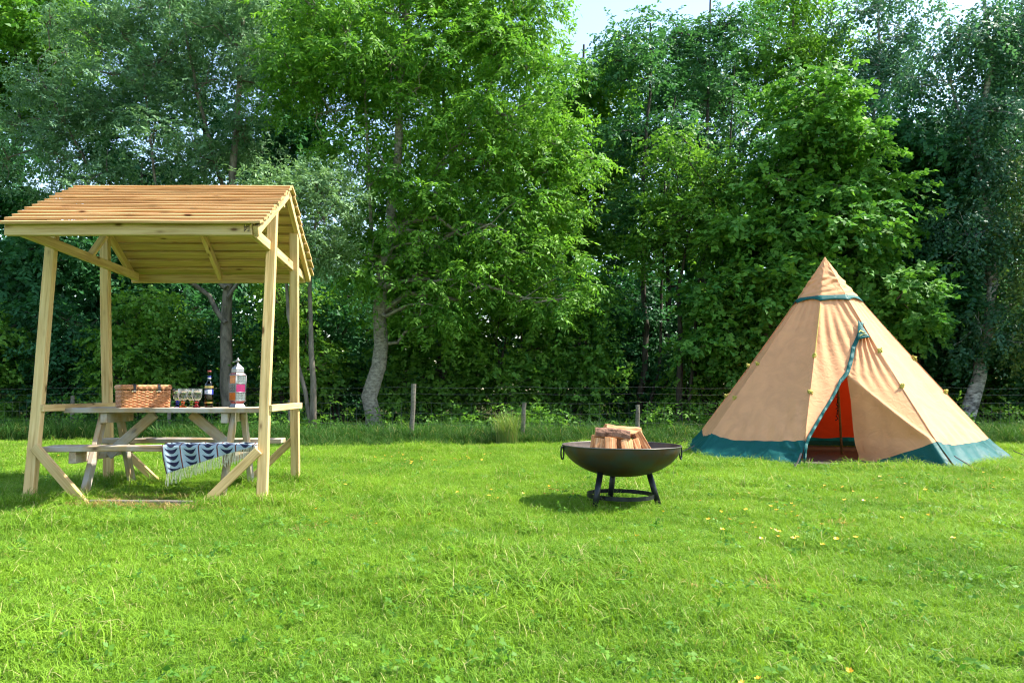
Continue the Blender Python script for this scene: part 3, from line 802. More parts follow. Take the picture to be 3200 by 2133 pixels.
for h in (.18, .36, .55, .74, .9, 1.02):
    mb = MB()
    for (b0, t0), (b1, t1) in zip(tops[:-1], tops[1:]):
        p0 = b0.lerp(t0, min(.96, (h + .15) / (t0.z + .15))); p1 = b1.lerp(t1, min(.96, (h + .15) / (t1.z + .15)))
        p0 = Vector((p0.x, p0.y - .05, h)); p1 = Vector((p1.x, p1.y - .05, h))
        mb.tube([p0.lerp(p1, i / 8) + Vector((0, 0, -.03 * math.sin(math.pi * i / 8) + random.uniform(-.006, .006))) for i in range(9)], .0022, 4)
    mb.build('strand_wire', M_['wire'], fence)
mb = MB()
for (b0, t0), (b1, t1) in zip(tops[:-1], tops[1:]):
    n = int((b1 - b0).length / .17)
    for i in range(1, n):
        q = b0.lerp(b1, i / n)
        mb.tube([(q.x, q.y - .05, .02), (q.x + random.uniform(-.01, .01), q.y - .05, .73)], .0018, 4)
tag(mb.build('mesh_wire', M_['wire'], fence), kind='stuff')

# pale clump of tall grass at the fence
r_ = random.Random(9)
M_['pale_grass'] = grass_mat('pale_seeding_grass', (.1, .19, .035), (.2, .29, .07), (.36, .34, .14), .15)
clump = thing('grass_clump', (TX(1585, 13.3), 13.3, 0), 'tall pale yellow green grass clump leaning beside a fence post', 'grass clump')
me = tuft_mesh('blades', 420, .2, .35, .68, .008, .55, M_['pale_grass'], r_)
obj('blades', me, clump, Matrix.Translation((TX(1585, 13.3), 13.3, 0)))

tw_ = M_['table']
# ------------------------------------------------------------------ timber shelter
pine, board = M_['pine'], M_['board']
XL, XR, YF, YB, YM = -3.32, -1.41, 6.24, 7.78, 7.01
sh_ = thing('picnic_shelter', ((XL + XR) / 2, YM, 0), 'open pale pine picnic shelter with pitched slatted board roof at the left', 'shelter')
RX0, RX1, EF, EB, ZE, ZR = -3.34, -1.345, 5.73, 8.29, 2.185, 2.84
def roof_z(y): return ZR - (ZR - ZE) * abs(y - YM) / (YM - EF)
for x in (XL, XR):
    for (y0, dy) in ((YF, .27), (YB, -.27)):
        yt = y0 + dy; zt = roof_z(yt) - .07
        beam('post', (x, y0, -.15), (x, yt, zt), .085, .075, pine, sh_, up=(0, 1, 0), warp=.004)
# rafters (three pairs), ridge, eave beams
sl = math.atan2(ZR - ZE, YM - EF)
nf, nb_ = Vector((0, -math.sin(sl), math.cos(sl))), Vector((0, math.sin(sl), math.cos(sl)))
for x in (RX0 + .04, (RX0 + RX1) / 2, RX1 - .035):
    for ye, nrm in ((EF, nf), (EB, nb_)):
        off = -nrm * .045
        beam('rafter', Vector((x, ye, ZE)).lerp(Vector((x, YM, ZR)), .11 if abs(x - (RX0 + RX1) / 2) < .1 and ye < YM else .015) + off, Vector((x, YM, ZR - .01)) + off, .045, .08, pine, sh_, up=nrm)
beam('ridge_beam', (RX0 + .07, YM, ZR - .14), (RX1 - .06, YM, ZR - .14), .045, .1, pine, sh_)
eave = beam('eave_beam', (RX0 + .015, EF + .045, ZE - .01), (RX1 - .06, EF + .045, ZE - .01), .045, .11, pine, sh_, warp=.003)
beam('eave_beam', (RX0 + .02, EB - .07, ZE - .03), (RX1 - .065, EB - .07, ZE - .03), .045, .09, pine, sh_)
# treatment stamp printed on the eave beam
M_['ink'] = simple('stamp_ink', (.06, .04, .03), .8, bmp=0)
mb = MB(); c = Vector((RX1 - .1, EF + .045 - .0245, ZE - .012))
for i in range(5):
    for j in range(5):
        if (i * 7 + j * 3) % 5 in (0, 1, 3) or i in (0, 4):
            mb.box(c + Vector(((i - 2) * .009, 0, (j - 2) * .011)), (.007, .002, .006 if (i + j) % 2 else .009))
mb.build('grading_stamp', M_['ink'], eave)
# tie beams, struts
for x in (RX0 + .09, RX1 - .085):
    beam('tie_beam', (x, EF + .1, ZE - .01), (x, EB - .1, ZE - .01), .04, .085, pine, sh_)
beam('strut', (RX0 + .12, YM, ZE + .02), (RX0 + .42, YM, ZR - .19), .045, .06, pine, sh_, up=(1, 0, 0))
# roof boards, each overlapping the one below
NBF, NBB = 13, 10
rlen = math.hypot(YM - EF, ZR - ZE)
for s, nrm, ye in ((-1, nf, EF), (1, nb_, EB)):
    dn = (Vector((0, ye, ZE)) - Vector((0, YM, ZR))).normalized()
    NB = NBF if s < 0 else NBB
    for k in range(NB):
        a = rlen * (k + .5) / NB
        q = Vector((0, YM, ZR)) + dn * a + nrm * .022
        tilt = nrm + dn * (-.2 if s < 0 else -.19)          # lower edge lifted over the next board
        x0, x1 = RX0 - .02 + random.uniform(-.012, .012), RX1 + .02 + random.uniform(-.012, .012)
        beam('roof_board', q + Vector((x0, 0, 0)), q + Vector((x1, 0, 0)), rlen / NB + (.024 if s < 0 else .034), .022, board if s < 0 else pine, sh_, up=tilt, bev=.002, warp=.0035)
# side rails, braces, sill
for x, d in ((XL, .0), (XR, .0)):
    fy = YF + .27 * .775 / 2.4; by = YB - .27 * .775 / 2.4
    beam('side_rail', (x + .055 * (1 if x == XR else 1), fy - .03, .775), (x + .055, by + .03, .775), .03, .06, pine, sh_)
beam('brace', (XL + .03, YF + .01, .46), (XL + .47, YF - .03, .0), .05, .075, pine, sh_, up=(1, 0, 1))
beam('brace', (XR - .03, YF + .01, .43), (XR - .46, YF - .03, .0), .05, .075, pine, sh_, up=(-1, 0, 1))
beam('brace', (XL + .03, YB, .42), (XL + .48, YB + .02, .0), .045, .07, pine, sh_, up=(1, 0, 1))
beam('brace', (XR - .03, YB, .43), (XR - .48, YB + .02, .0), .045, .07, pine, sh_, up=(-1, 0, 1))
beam('sill_board', (XL + .52, YF - .03, -.002), (XR - .5, YF - .03, -.008), .05, .07, M_['post'], sh_)

# ------------------------------------------------------------------ picnic table
tw = M_['table']
TL, TR, TZ, BZ = -3.26, -1.52, .77, .455
tb = thing('picnic_table', ((TL + TR) / 2, 7.0, 0), 'weathered wooden picnic table with attached benches under the shelter', 'picnic table')
for k in range(5):
    y = 6.66 + .068 + k * .136
    beam('tabletop_plank', (TL + random.uniform(-.006, .006), y, TZ - .0215), (TR + random.uniform(-.006, .006), y, TZ - .0215), .13, .043, tw, tb, warp=.0025)
for y in (6.41, 6.52, 7.475, 7.585):
    beam('bench_plank', (TL - .03, y, BZ - .023), (TR + .03, y, BZ - .023), .104, .046, tw, tb, warp=.003)
for x in (-2.98, -1.8):
    beam('leg', (x, 6.46, -.03), (x, 6.84, TZ - .045), .045, .095, tw, tb, up=(0, 1, 0))
    beam('leg', (x, 7.54, -.03), (x, 7.16, TZ - .045), .045, .095, tw, tb, up=(0, 1, 0))
for x in (-2.925, -1.855):
    beam('top_bearer', (x, 6.7, TZ - .09), (x, 7.3, TZ - .09), .06, .09, tw, tb)
for x in (-3.035, -1.745):
    beam('bench_bearer', (x, 6.37, BZ - .096), (x, 7.63, BZ - .096), .062, .098, tw, tb)
beam('table_brace', (-2.58, 7.0, TZ - .06), (-3.0, 7.0, .33), .045, .09, tw, tb, up=(1, 0, 1))
beam('table_brace', (-2.24, 7.0, TZ - .06), (-1.78, 7.0, .33), .045, .09, tw, tb, up=(-1, 0, 1))

# ------------------------------------------------------------------ wicker hamper
ha = R(31)
HL, HD, HH = .42, .36, .165
hM = Matrix.Translation((-2.765, 6.69, TZ)) @ Matrix.Rotation(ha, 4, 'Z')
hamper = tag(link(bpy.data.objects.new('wicker_hamper', None), None, hM), 'closed orange wicker picnic hamper with two black straps on the table', 'hamper')
def hrect(s, grow, rr=.03):
    """rounded rectangle perimeter, s in 0..1, starting front left"""
    x0, y0, x1, y1 = -grow, -grow, HL + grow, HD + grow
    per = 2 * (x1 - x0 + y1 - y0); d = (s % 1) * per
    a, b = x1 - x0, y1 - y0
    if d < a: p = Vector((x0 + d, y0, 0))
    elif d < a + b: p = Vector((x1, y0 + d - a, 0))
    elif d < 2 * a + b: p = Vector((x1 - (d - a - b), y1, 0))
    else: p = Vector((x0, y1 - (d - 2 * a - b), 0))
    # pull corners in
    ex, ey = min(p.x - x0, x1 - p.x), min(p.y - y0, y1 - p.y)
    e = max(ex, ey)
    if e < rr:
        t = (rr - e) / rr; c = Vector((.5 * (x0 + x1), .5 * (y0 + y1), 0))
        p += Vector((math.copysign(1, c.x - p.x), math.copysign(1, c.y - p.y), 0)) * (rr * .3 * t * t)
    return p
NS, ROWS = 44, 13
mb = MB()
for k in range(ROWS):
    z = .008 + k * (HH - .012) / ROWS
    pts = []
    for i in range(NS * 4):
        s = i / (NS * 4)
        p = hrect(s, -.006 + .006 * k / ROWS + .004 * math.cos(math.pi * NS * s + k * math.pi)); p.z = z + random.uniform(-.0008, .0008)
        pts.append(p)
    mb.tube(pts, .0062, 5, closed=True)
body = mb.build('woven_body', M_['wicker'], hamper, M=hM, smooth=True)
mb = MB()
for i in range(NS):
    p = hrect(i / NS, -.006); q = hrect(i / NS, 0); q.z = HH
    mb.tube([p, q], .004, 5)
mb.build('stakes', M_['wicker'], hamper, M=hM, smooth=True)
mb = MB(); mb.box((HL / 2, HD / 2, HH / 2), (HL - .045, HD - .045, HH - .01)); mb.build('shade_core', M_['wicker_in'], hamper, M=hM)  # dark box added to stop see-through; its colour is the shade inside
mb = MB()
for k, (z, gr, rad) in enumerate(((HH + .008, .004, .009), (HH + .022, .008, .0085), (HH + .033, .002, .008))):
    pts = []
    for i in range(160):
        p = hrect(i / 160, gr + .002 * math.sin(i * 1.3 + k)); p.z = z + .0015 * math.cos(i * 1.3 + k); pts.append(p)
    mb.tube(pts, rad, 6, closed=True)
for k in range(24):
    y = .008 + k * (HD - .016) / 23
    mb.tube([Vector((x * HL / 40, y, HH + .033 + .004 * math.cos(math.pi * x / 1.5 + k * math.pi))) for x in range(41)], .0068, 5)
lid = mb.build('lid', M_['wicker'], hamper, M=hM, smooth=True)
for x in (.105, .315):
    mb = MB()
    prof = [(.06, .044), (-.002, .045), (-.016, .037), (-.021, .02), (-.021, -.005), (-.022, -.028)]
    for (y0, z0), (y1, z1) in zip(prof[:-1], prof[1:]):
        d = Vector((0, y1 - y0, z1 - z0)); Mx = Matrix.Rotation(math.atan2(d.z, -d.y), 4, 'X').inverted()
        mb.box((x, (y0 + y1) / 2, HH + (z0 + z1) / 2), (.022, d.length + .004, .004), Matrix.Rotation(math.atan2(d.z, d.y), 4, 'X'))
    st = mb.build('strap', M_['leather'], hamper, M=hM)
    mb = MB(); mb.tube([(x - .014, -.025, HH - .018), (x + .014, -.025, HH - .018)], .0035, 6); mb.tube([(x - .02, -.024, HH - .012), (x - .02, -.024, HH - .028)], .004, 6)
    mb.build('buckle', M_['brass'], st, M=hM)

# ------------------------------------------------------------------ glasses, bottle, lantern
M_['clear'] = glass('clear_glass', (.97, .99, .98))
_nt = M_['clear'].node_tree
_d = N(_nt, 'ShaderNodeBsdfTranslucent'); _d.inputs[0].default_value = (.9, .95, .92, 1)
_mx = N(_nt, 'ShaderNodeMixShader'); _mx.inputs[0].default_value = .12  # pale share whitens the bowls in place of bright reflections
_o = [n for n in _nt.nodes if n.type == 'OUTPUT_MATERIAL'][0]; _p = [n for n in _nt.nodes if n.type == 'BSDF_PRINCIPLED'][0]
_nt.links.new(_p.outputs[0], _mx.inputs[1]); _nt.links.new(_d.outputs[0], _mx.inputs[2]); _nt.links.new(_mx.outputs[0], _o.inputs[0])
for nm, c in (('blue', (.02, .05, .75)), ('orange', (.95, .22, .03)), ('green', (.25, .42, .03)), ('red', (.9, .02, .03))):
    M_['foot_' + nm] = glass(nm + '_glass', c, .05)
for nm, px, y in (('blue', 558, 7.0), ('orange', 574, 6.8), ('green', 601, 7.0), ('red', 617, 6.8)):
    x = TX(px, y)
    o = thing('goblet', (x, y, TZ), 'clear glass goblet with %s foot between hamper and bottle' % nm, 'goblet', 'goblets on the picnic table')
    s = .041
    mb = MB(); mb.lathe([(0, .058), (.018, .06), (.034, .072), (.044, .095), (.0475, .125), (.0465, .168), (.0455, .168), (.0463, .125), (.0428, .097), (.033, .076), (.017, .064), (0, .0625)], 28, (x, y, TZ))
    mb.build('bowl', M_['clear'], o, smooth=True)
    mb = MB(); mb.lathe([(0, .001), (.033, .001), (.034, .006), (.024, .016), (.013, .026), (.012, .034), (.019, .046), (.016, .0555), (0, .0565)], 28, (x, y, TZ))
    mb.build('foot', M_['foot_' + nm], o, smooth=True)
by, bx = 6.9, TX(655, 6.9)
M_['bottle'] = glass('dark_bottle_glass', (.03, .05, .012), .03, 1.5)
M_['wine'] = simple('dark_wine', (.01, .008, .004), .1, bmp=0)
M_['paper'] = simple('label_paper', (.82, .83, .88), .6, .05, 60, bmp=0)
M_['navy'] = simple('label_navy', (.02, .03, .22), .5, bmp=0)
M_['gold'] = simple('label_gold', (.5, .36, .12), .35, metal=.6, bmp=0)
bo = thing('wine_bottle', (bx, by, TZ), 'dark glass wine bottle with white and navy label on the table', 'bottle')
mb = MB(); mb.lathe([(0, .004), (.03, .001), (.0385, .006), (.039, .012), (.039, .195), (.036, .212), (.026, .229), (.0165, .243), (.0145, .262), (.0143, .325), (.0165, .327), (.0165, .336), (.0135, .337), (0, .337)], 32, (bx, by, TZ))
mb.build('glass_body', M_['bottle'], bo, smooth=True)
mb = MB(); mb.lathe([(0, .009), (.0345, .009), (.0355, .19), (.03, .21), (.012, .24), (0, .24)], 24, (bx, by, TZ)); mb.build('wine_fill', M_['wine'], bo, smooth=True)
def band(nm, mat, z0, z1, rr, a0=0, a1=2 * math.pi, skew=0):
    mb = MB(); mb.grid(lambda u, v: Vector((bx + rr * math.cos(a0 + (a1 - a0) * u), by + rr * math.sin(a0 + (a1 - a0) * u), TZ + z0 + (z1 - z0) * v + skew * (u - .5) * v)), 24, 2)
    return mb.build(nm, mat, bo, smooth=True)
lb = band('label', M_['navy'], .118, .165, .0394, R(180), R(360), 0)
band('label_panel', M_['paper'], .124, .158, .0397, R(190), R(318), .014)
band('label_stripe', M_['gold'], .178, .196, .0394, R(180), R(360)); band('label_stripe', M_['gold'], .04, .05, .0394, R(180), R(360))
mb = MB(); mb.box((bx - .008, by - .0402, TZ + .143), (.014, .001, .003)); mb.box((bx - .008, by - .0402, TZ + .137), (.01, .001, .002)); mb.build('label_print', M_['navy'], lb)
M_['foil_red'] = simple('foil_red', (.45, .1, .1), .35, metal=.4, bmp=0)
mb = MB(); mb.lathe([(.0152, .262), (.0152, .272)], 24, (bx, by, TZ)); mb.build('foil_band', M_['paper'], bo)
mb = MB(); mb.lathe([(.0152, .2722), (.0152, .288)], 24, (bx, by, TZ)); mb.build('foil_band', M_['navy'], bo)
mb = MB(); mb.lathe([(.0172, .326), (.0172, .3375), (0, .3378)], 24, (bx, by, TZ)); mb.build('foil_cap', M_['foil_red'], bo)

ly = 6.95; lx = TX(743, ly)
lan = thing('moroccan_lantern', (lx, ly, TZ), 'tall square metal lantern with orange, magenta and clear panes on the table', 'lantern')
LM = Matrix.Translation((lx, ly, TZ)) @ Matrix.Rotation(R(4), 4, 'Z')
LS = .76
def sq(levels, mat, nm, parent=lan, cap=True):
    V, F = [], []
    for r0, z in levels:
        for k in range(4):
            t = math.pi / 2 * k; V.append(Vector((r0 * LS * math.cos(t), r0 * LS * math.sin(t), z)))
    for i in range(len(levels) - 1):
        for k in range(4): l = (k + 1) % 4; F.append((i * 4 + k, i * 4 + l, (i + 1) * 4 + l, (i + 1) * 4 + k))
    if cap: F += [(3, 2, 1, 0), tuple(4 * (len(levels) - 1) + k for k in range(4))]
    return obj(nm, mesh_from(nm, V, F, mat), parent, LM)
def lp(nm, c, rough=.25, trans=.35):
    m, nt, p, o = new_mat(nm)
    tc = N(nt, 'ShaderNodeTexCoord'); nz = N(nt, 'ShaderNodeTexNoise'); nz.inputs['Scale'].default_value = 55
    nt.links.new(tc.outputs['Object'], nz.inputs['Vector'])
    nt.links.new(ramp(nt, nz.outputs[0], [(.35, tuple(x * .75 for x in c)), (.65, c)]), p.inputs['Base Color'])
    p.inputs['Roughness'].default_value = rough; p.inputs['Transmission Weight'].default_value = trans
    return m
M_['p_orange'], M_['p_magenta'], M_['p_clear'], M_['p_pink'] = lp('orange_pane', (.75, .2, .03)), lp('magenta_pane', (.35, .005, .12)), lp('frosted_pane', (.2, .25, .25)), lp('pink_pane', (.5, .1, .1))
R0 = .1
sq([(.1, 0), (.098, .006), (.07, .034)], M_['silver'], 'foot')
sq([(.07, .0342), (.0975, .062)], M_['p_pink'], 'base_panes', cap=False)
mb = MB()
for k in range(4):
    t = math.pi / 2 * k; e = Vector((math.cos(t), math.sin(t), 0)) * LS; t2 = t + math.pi / 2; e2 = Vector((math.cos(t2), math.sin(t2), 0)) * LS
    mb.tube([e * .1 + Vector((0, 0, .06)), e * .1 + Vector((0, 0, .295))], .003, 6)
    mb.tube([e * .1 + Vector((0, 0, .295)), e * .072 + Vector((0, 0, .318))], .0035, 6)
    mb.tube([e * .07 + Vector((0, 0, .034)), e * .1 + Vector((0, 0, .062))], .003, 6)
    for z in (.062, .138, .217, .295): mb.tube([e * .1 + Vector((0, 0, z)), e2 * .1 + Vector((0, 0, z))], .0035, 6)
mb.build('frame', M_['silver'], lan, M=LM, smooth=True)
for k in range(4):
    t = math.pi / 2 * k; e = Vector((math.cos(t), math.sin(t), 0)) * LS; t2 = t + math.pi / 2; e2 = Vector((math.cos(t2), math.sin(t2), 0)) * LS
    for j, (z0, z1) in enumerate(((.065, .135), (.141, .214), (.22, .292))):
        a, b = e.lerp(e2, .06) * .098, e.lerp(e2, .94) * .098
        V = [a + Vector((0, 0, z0)), b + Vector((0, 0, z0)), b + Vector((0, 0, z1)), a + Vector((0, 0, z1))]
        left = k in (0, 2)
        odd = (k in (2,)) == (j != 1)
        mt = ('p_orange' if j != 1 else 'p_clear') if k == 2 else ('p_clear' if j != 1 else 'p_magenta')
        pane = obj('pane', mesh_from('pane', V, [(0, 1, 2, 3)], M_[mt]), lan, LM)
        if mt == 'p_clear':
            mb = MB(); nn = (e + e2).normalized() * .002; w = (b - a)
            for q in (.3, .7):
                for jj in (.25, .6, .85):
                    cc = a + w * q + Vector((0, 0, z0 + (z1 - z0) * jj)) + nn
                    mb.tube([cc + w * (.13 * math.cos(u * .7)) * (1 - u * .06) + Vector((0, 0, .011 * math.sin(u * .7) * (1 - u * .06))) for u in range(8)], .0014, 4)
            mb.build('filigree', M_['silver'], pane, M=LM)
sq([(.1, .297), (.073, .318)], M_['p_pink'], 'shoulder_panes', cap=False)
sq([(.074, .318), (.076, .33), (.074, .336), (.075, .352), (.062, .368), (.036, .386), (.014, .4), (.01, .412), (0.002, .414)], M_['silver'], 'dome')
mb = MB(); mb.lathe([(0, .41), (.009, .412), (.012, .42), (.02, .428), (.016, .436), (.008, .448), (.002, .458), (0, .459)], 16); mb.build('finial', M_['silver'], lan, M=LM, smooth=True)
mb = MB(); mb.tube([Vector((-.024 + .024 * math.cos(t * math.pi / 9), .024 * math.sin(t * math.pi / 9) * .8, .43 - .008 + .008 * math.cos(t * math.pi / 9))) for t in range(18)], .0022, 5, closed=True); mb.build('ring', M_['silver'], lan, M=LM, smooth=True)

# ------------------------------------------------------------------ woven throw over the bench
M_['throw'] = simple('throw_wool', (.3, .37, .42), .95, .12, 160, spec=.1)
M_['throw_dark'] = simple('throw_navy', (.022, .022, .05), .95, .2, 160, spec=.1)
M_['throw_stripe'] = simple('throw_brown', (.12, .04, .03), .95, .2, 160, spec=.1)
M_['fringe'] = simple('throw_fringe', (.62, .58, .42), .95, .2, 60, spec=.1)
BX0, BX1, BY, BT = -2.275, -1.5, 6.352, BZ + .006
thr = thing('woven_throw', ((BX0 + BX1) / 2, BY, BZ), 'pale blue throw with navy crescents and fringe draped over the near bench', 'blanket')
TOPL = .2
def hang(u): return .225 * (1 - u) ** 1.05 + .018
def cloth(u, d, off=0.0):
    """u along the bench, d = arc length from the bench's back edge; bench edge at TOPL"""
    wob = .013 * math.sin(u * 15 + .5) + .008 * math.sin(u * 34 + 1) + .003 * math.sin(u * 71)
    x = BX0 + (BX1 - BX0) * u
    if d <= TOPL:
        return Vector((x, BY + TOPL - d + .0, BT + .004 + off + .011 * abs(math.sin(u * 13 + d * 18)) * (1 if d < TOPL - .03 else (TOPL - d) / .03)))
    e = d - TOPL
    r0 = .014; a = min(e / r0, math.pi / 2)
    y = BY - (r0 + off) * math.sin(a); z = BT + .004 - r0 + (r0 + off) * math.cos(a)
    e2 = max(0, e - r0 * math.pi / 2)
    f = min(1, e2 / .08)
    return Vector((x + e2 * .23 * (1 - .6 * u), y - wob * f - .006 * f * math.sin(u * 33 + e2 * 10), z - e2))
mb = MB()
NU, NV = 90, 40
mb.grid(lambda u, v: cloth(u, v * (TOPL + hang(u)) ), NU, NV)
tc_ = mb.build('cloth', M_['throw'], thr, smooth=True)
solidify(tc_, .003, 0)
def strip(nm, mat, poly):
    """poly: function (s, t) -> (u, d)"""
    pass
col_w = 1 / 5.0
mb = MB()
for c in range(6):
    u0 = c * col_w if c else .008
    if c == 5: u0 = .985
    w = .013
    mb = MB()
    mb.grid(lambda a, b: cloth(min(1, max(0, u0 + (a - .5) * w)), b * (TOPL + hang(min(1, max(0, u0 + (a - .5) * w)))), .0032), 2, 30)
    mb.build('stripe', M_['throw_stripe'], thr)
mb = MB()
for c in range(5):
    for k in range(9):
        d0 = .03 + k * .052
        uc = (c + .52) * col_w
        if d0 + .0 > TOPL + hang(uc) - .012: continue
        def cres(a, b):
            s = (a - .5) * 2
            th = (1 - abs(s) ** 1.6)
            u = uc + s * col_w * .36
            d = d0 + .02 - .03 * abs(s + .1) ** 1.9 + (b - .35) * .034 * th + .004 * s
            return cloth(u, max(.002, min(d, TOPL + hang(u) - .004)), .0038)
        mb.grid(cres, 14, 3)
mb.build('crescent_pattern', M_['throw_dark'], thr)
mb = MB()
for i in range(64):
    u = (i + .5) / 64
    p = cloth(u, TOPL + hang(u) - .003)
    Lf = random.uniform(.085, .115)
    sx = random.uniform(-.012, .006)
    mb.tube([p + Vector((sx * t * t + .003 * math.sin(t * 6 + i), .004 * math.sin(i * 1.7) * t, -Lf * t)) for t in (0, .25, .5, .75, 1)], [.0034, .003, .003, .0028, .002], 4)
tag(mb.build('fringe', M_['fringe'], thr), kind='stuff')

# ------------------------------------------------------------------ fire bowl
FX, FY = 1.54, 6.22
fp = thing('fire_bowl', (FX, FY, 0), 'dark steel fire bowl on three splayed legs standing on the lawn', 'fire bowl')
RB, ZB, DB = .472, .472, .25
def bowl_prof(t): return (RB * math.sin(t * math.pi / 2) ** .93, ZB - DB * math.cos(t * math.pi / 2) ** 1.15)
mb = MB(); mb.lathe([bowl_prof(i / 22) if i else (.001, ZB - DB) for i in range(23)], 72, (FX, FY, 0)); mb.build('bowl', M_['iron'], fp, smooth=True)
mb = MB(); mb.lathe([(max(.001, bowl_prof(i / 22)[0] - .004), bowl_prof(i / 22)[1] + .004) for i in range(23)][::-1], 72, (FX, FY, 0)); mb.build('bowl_lining', M_['iron_in'], fp, smooth=True)
mb = MB(); mb.tube([(FX + (RB + .002) * math.cos(t * math.pi / 40), FY + (RB + .002) * math.sin(t * math.pi / 40), ZB + .003) for t in range(80)], .006, 6, closed=True); mb.build('rim', simple('rim_steel', (.1, .09, .08), .4, metal=.6), fp, smooth=True)
for foot, top in (((1.26, 5.97), (1.335, 6.06)), ((1.82, 6.13), (1.745, 6.16)), ((1.49, 6.43), (1.515, 6.37))):
    mb = MB(); mb.tube([Vector((*foot, -.02)), Vector((*top, .275))], .0235, 14); mb.build('leg', M_['iron_leg'], fp, smooth=True)
mb = MB(); mb.lathe([(.262, .055), (.268, .055), (.268, .088), (.262, .088)], 64, (FX - .01, FY, 0), close=True); mb.build('base_ring', M_['iron_leg'], fp)
for s in (-1, 1):
    mb = MB(); c = Vector((FX + s * (RB + .012), FY - .02, ZB - .058))
    mb.tube([c + Vector((.015 * math.cos(t * math.pi / 14), .02 * math.cos(t * math.pi / 14), .052 * math.sin(t * math.pi / 14))) for t in range(28)], .0066, 6, closed=True)
    hd = mb.build('ring_handle', M_['iron_leg'], fp, smooth=True)
    mb = MB(); mb.tube([Vector((FX + s * (RB - .01), FY - .02, ZB - .012)), Vector((FX + s * (RB + .02), FY - .02, ZB - .012))], .009, 8); mb.build('handle_lug', M_['iron_leg'], hd, smooth=True)

# ------------------------------------------------------------------ split logs
def log(label, c, ax, roll, L, w, h, seed):
    r = random.Random(seed)
    n, K = 9, 6
    prof = []
    for k in range(9):
        if k < 4: a = math.pi * (.1 + .8 * k / 3); prof.append((math.cos(a) * w * .5, math.sin(a) * h * .45 + h * .05))
    prof = [(-w * .5, -h * .42), (-w * .08, -h * .5), (w * .47, -h * .38), (w * .5, h * .12), (w * .28, h * .42), (-w * .12, h * .5), (-w * .45, h * .26)]
    prof = [(x * r.uniform(.9, 1.1), y * r.uniform(.9, 1.1)) for x, y in prof]
    V, F = [], []; m = len(prof)
    for i in range(K + 1):
        t = i / K - .5
        for k, (x, y) in enumerate(prof):
            V.append(Vector((t * L + r.uniform(-.004, .004) * (1 if i in (0, K) else 0), x + r.uniform(-.003, .003) + .006 * math.sin(t * 5 + seed), y + r.uniform(-.004, .004))))
    for i in range(K):
        for k in range(m): l = (k + 1) % m; F.append((i * m + k, i * m + l, (i + 1) * m + l, (i + 1) * m + k))
    F.append(tuple(range(m))[::-1]); F.append(tuple(K * m + k for k in range(m)))
    me = mesh_from('firewood_log', V, F, [M_['log'], M_['log_bark']])
    for i in range(K):
        for k in (3, 4, 5): me.polygons[i * m + k].material_index = 1
    x = Vector(ax).normalized(); z = Vector((0, 0, 1)) if abs(x.z) < .9 else Vector((0, 1, 0))
    z = (z - x * z.dot(x)).normalized(); y = z.cross(x)
    M = Matrix((x, y, z)).transposed().to_4x4() @ Matrix.Rotation(roll, 4, 'X'); M.translation = Vector(c)
    o = obj('firewood_log', me, None, M)
    bv = o.modifiers.new('edge', 'BEVEL'); bv.width = .003; bv.segments = 1
    return tag(o, label, 'log', 'split logs in the fire bowl')
def LP(px, py, dy): return at(px, py, FY + dy)
log('split log leaning at the far left of the log pile', LP(1854, 1404, .0), (.25, .1, .95), R(20), .24, .075, .07, 1)
log('brown barked split log second from left in the pile', LP(1872, 1416, -.12), (.24, .3, .93), R(-20), .24, .085, .07, 2)
log('pale split log standing in the front middle of the pile', LP(1908, 1416, -.16), (.14, .4, .9), R(-8), .24, .1, .075, 3)
log('pale wide split log right of the front middle one', LP(1966, 1420, -.15), (-.12, .4, .9), R(5), .24, .105, .075, 4)
log('split log with grooved pale face right of the wide one', LP(1996, 1418, -.09), (-.28, .3, .92), R(-5), .24, .07, .07, 5)
log('split log leaning at the far right of the log pile', LP(2014, 1398, -.01), (-.46, .1, .86), R(190), .28, .09, .08, 6)
log('barked log lying across the top front of the pile', LP(1914, 1354, -.09), (.97, -.12, -.12), R(70), .28, .09, .08, 7)
log('reddish log lying across the top back of the pile', LP(1944, 1346, .04), (.97, .12, -.1), R(-30), .3, .1, .09, 8)
log('split log standing upright hidden at the back of the pile', LP(1935, 1402, .1), (.05, -.3, .93), R(30), .24, .11, .09, 9)
# ------------------------------------------------------------------ tepee tent
M_['tan'] = canvas('tan_canvas', (.75, .375, .185), .2, .8, .5)
M_['teal'] = canvas('teal_skirt_cloth', (.006, .09, .082), .08, .55, .5)
M_['red'] = canvas('red_inner_tent_cloth', (.7, .09, .025), .4)
M_['rope'] = simple('yellow_green_cord', (.42, .36, .07), .8)
M_['strap_black'] = simple('black_webbing', (.01, .01, .012), .7)
M_['pole'] = wood('tent_pole', (.2, .12, .05), (.3, .19, .08), (.36, .24, .1), knots=False)
tent = thing('tepee_tent', tuple(TENT_C), 'tan canvas tepee tent with teal skirt and open door at the right', 'tent')
ANG = [280, 325, 10, 55, 100, 145, 187, 233]
apex = TENT_C + Vector((0, 0, TENT_H))
corner = [TENT_C + Vector((math.cos(R(a)), math.sin(R(a)), 0)) * TENT_R for a in ANG]
def shp(p):
    v = min(1, max(.012, (TENT_H - p.z) / TENT_H)); k = v ** .065
    return Vector((TENT_C.x + (p.x - TENT_C.x) * k, TENT_C.y + (p.y - TENT_C.y) * k, p.z))
VT = .215                                        # cap ends here
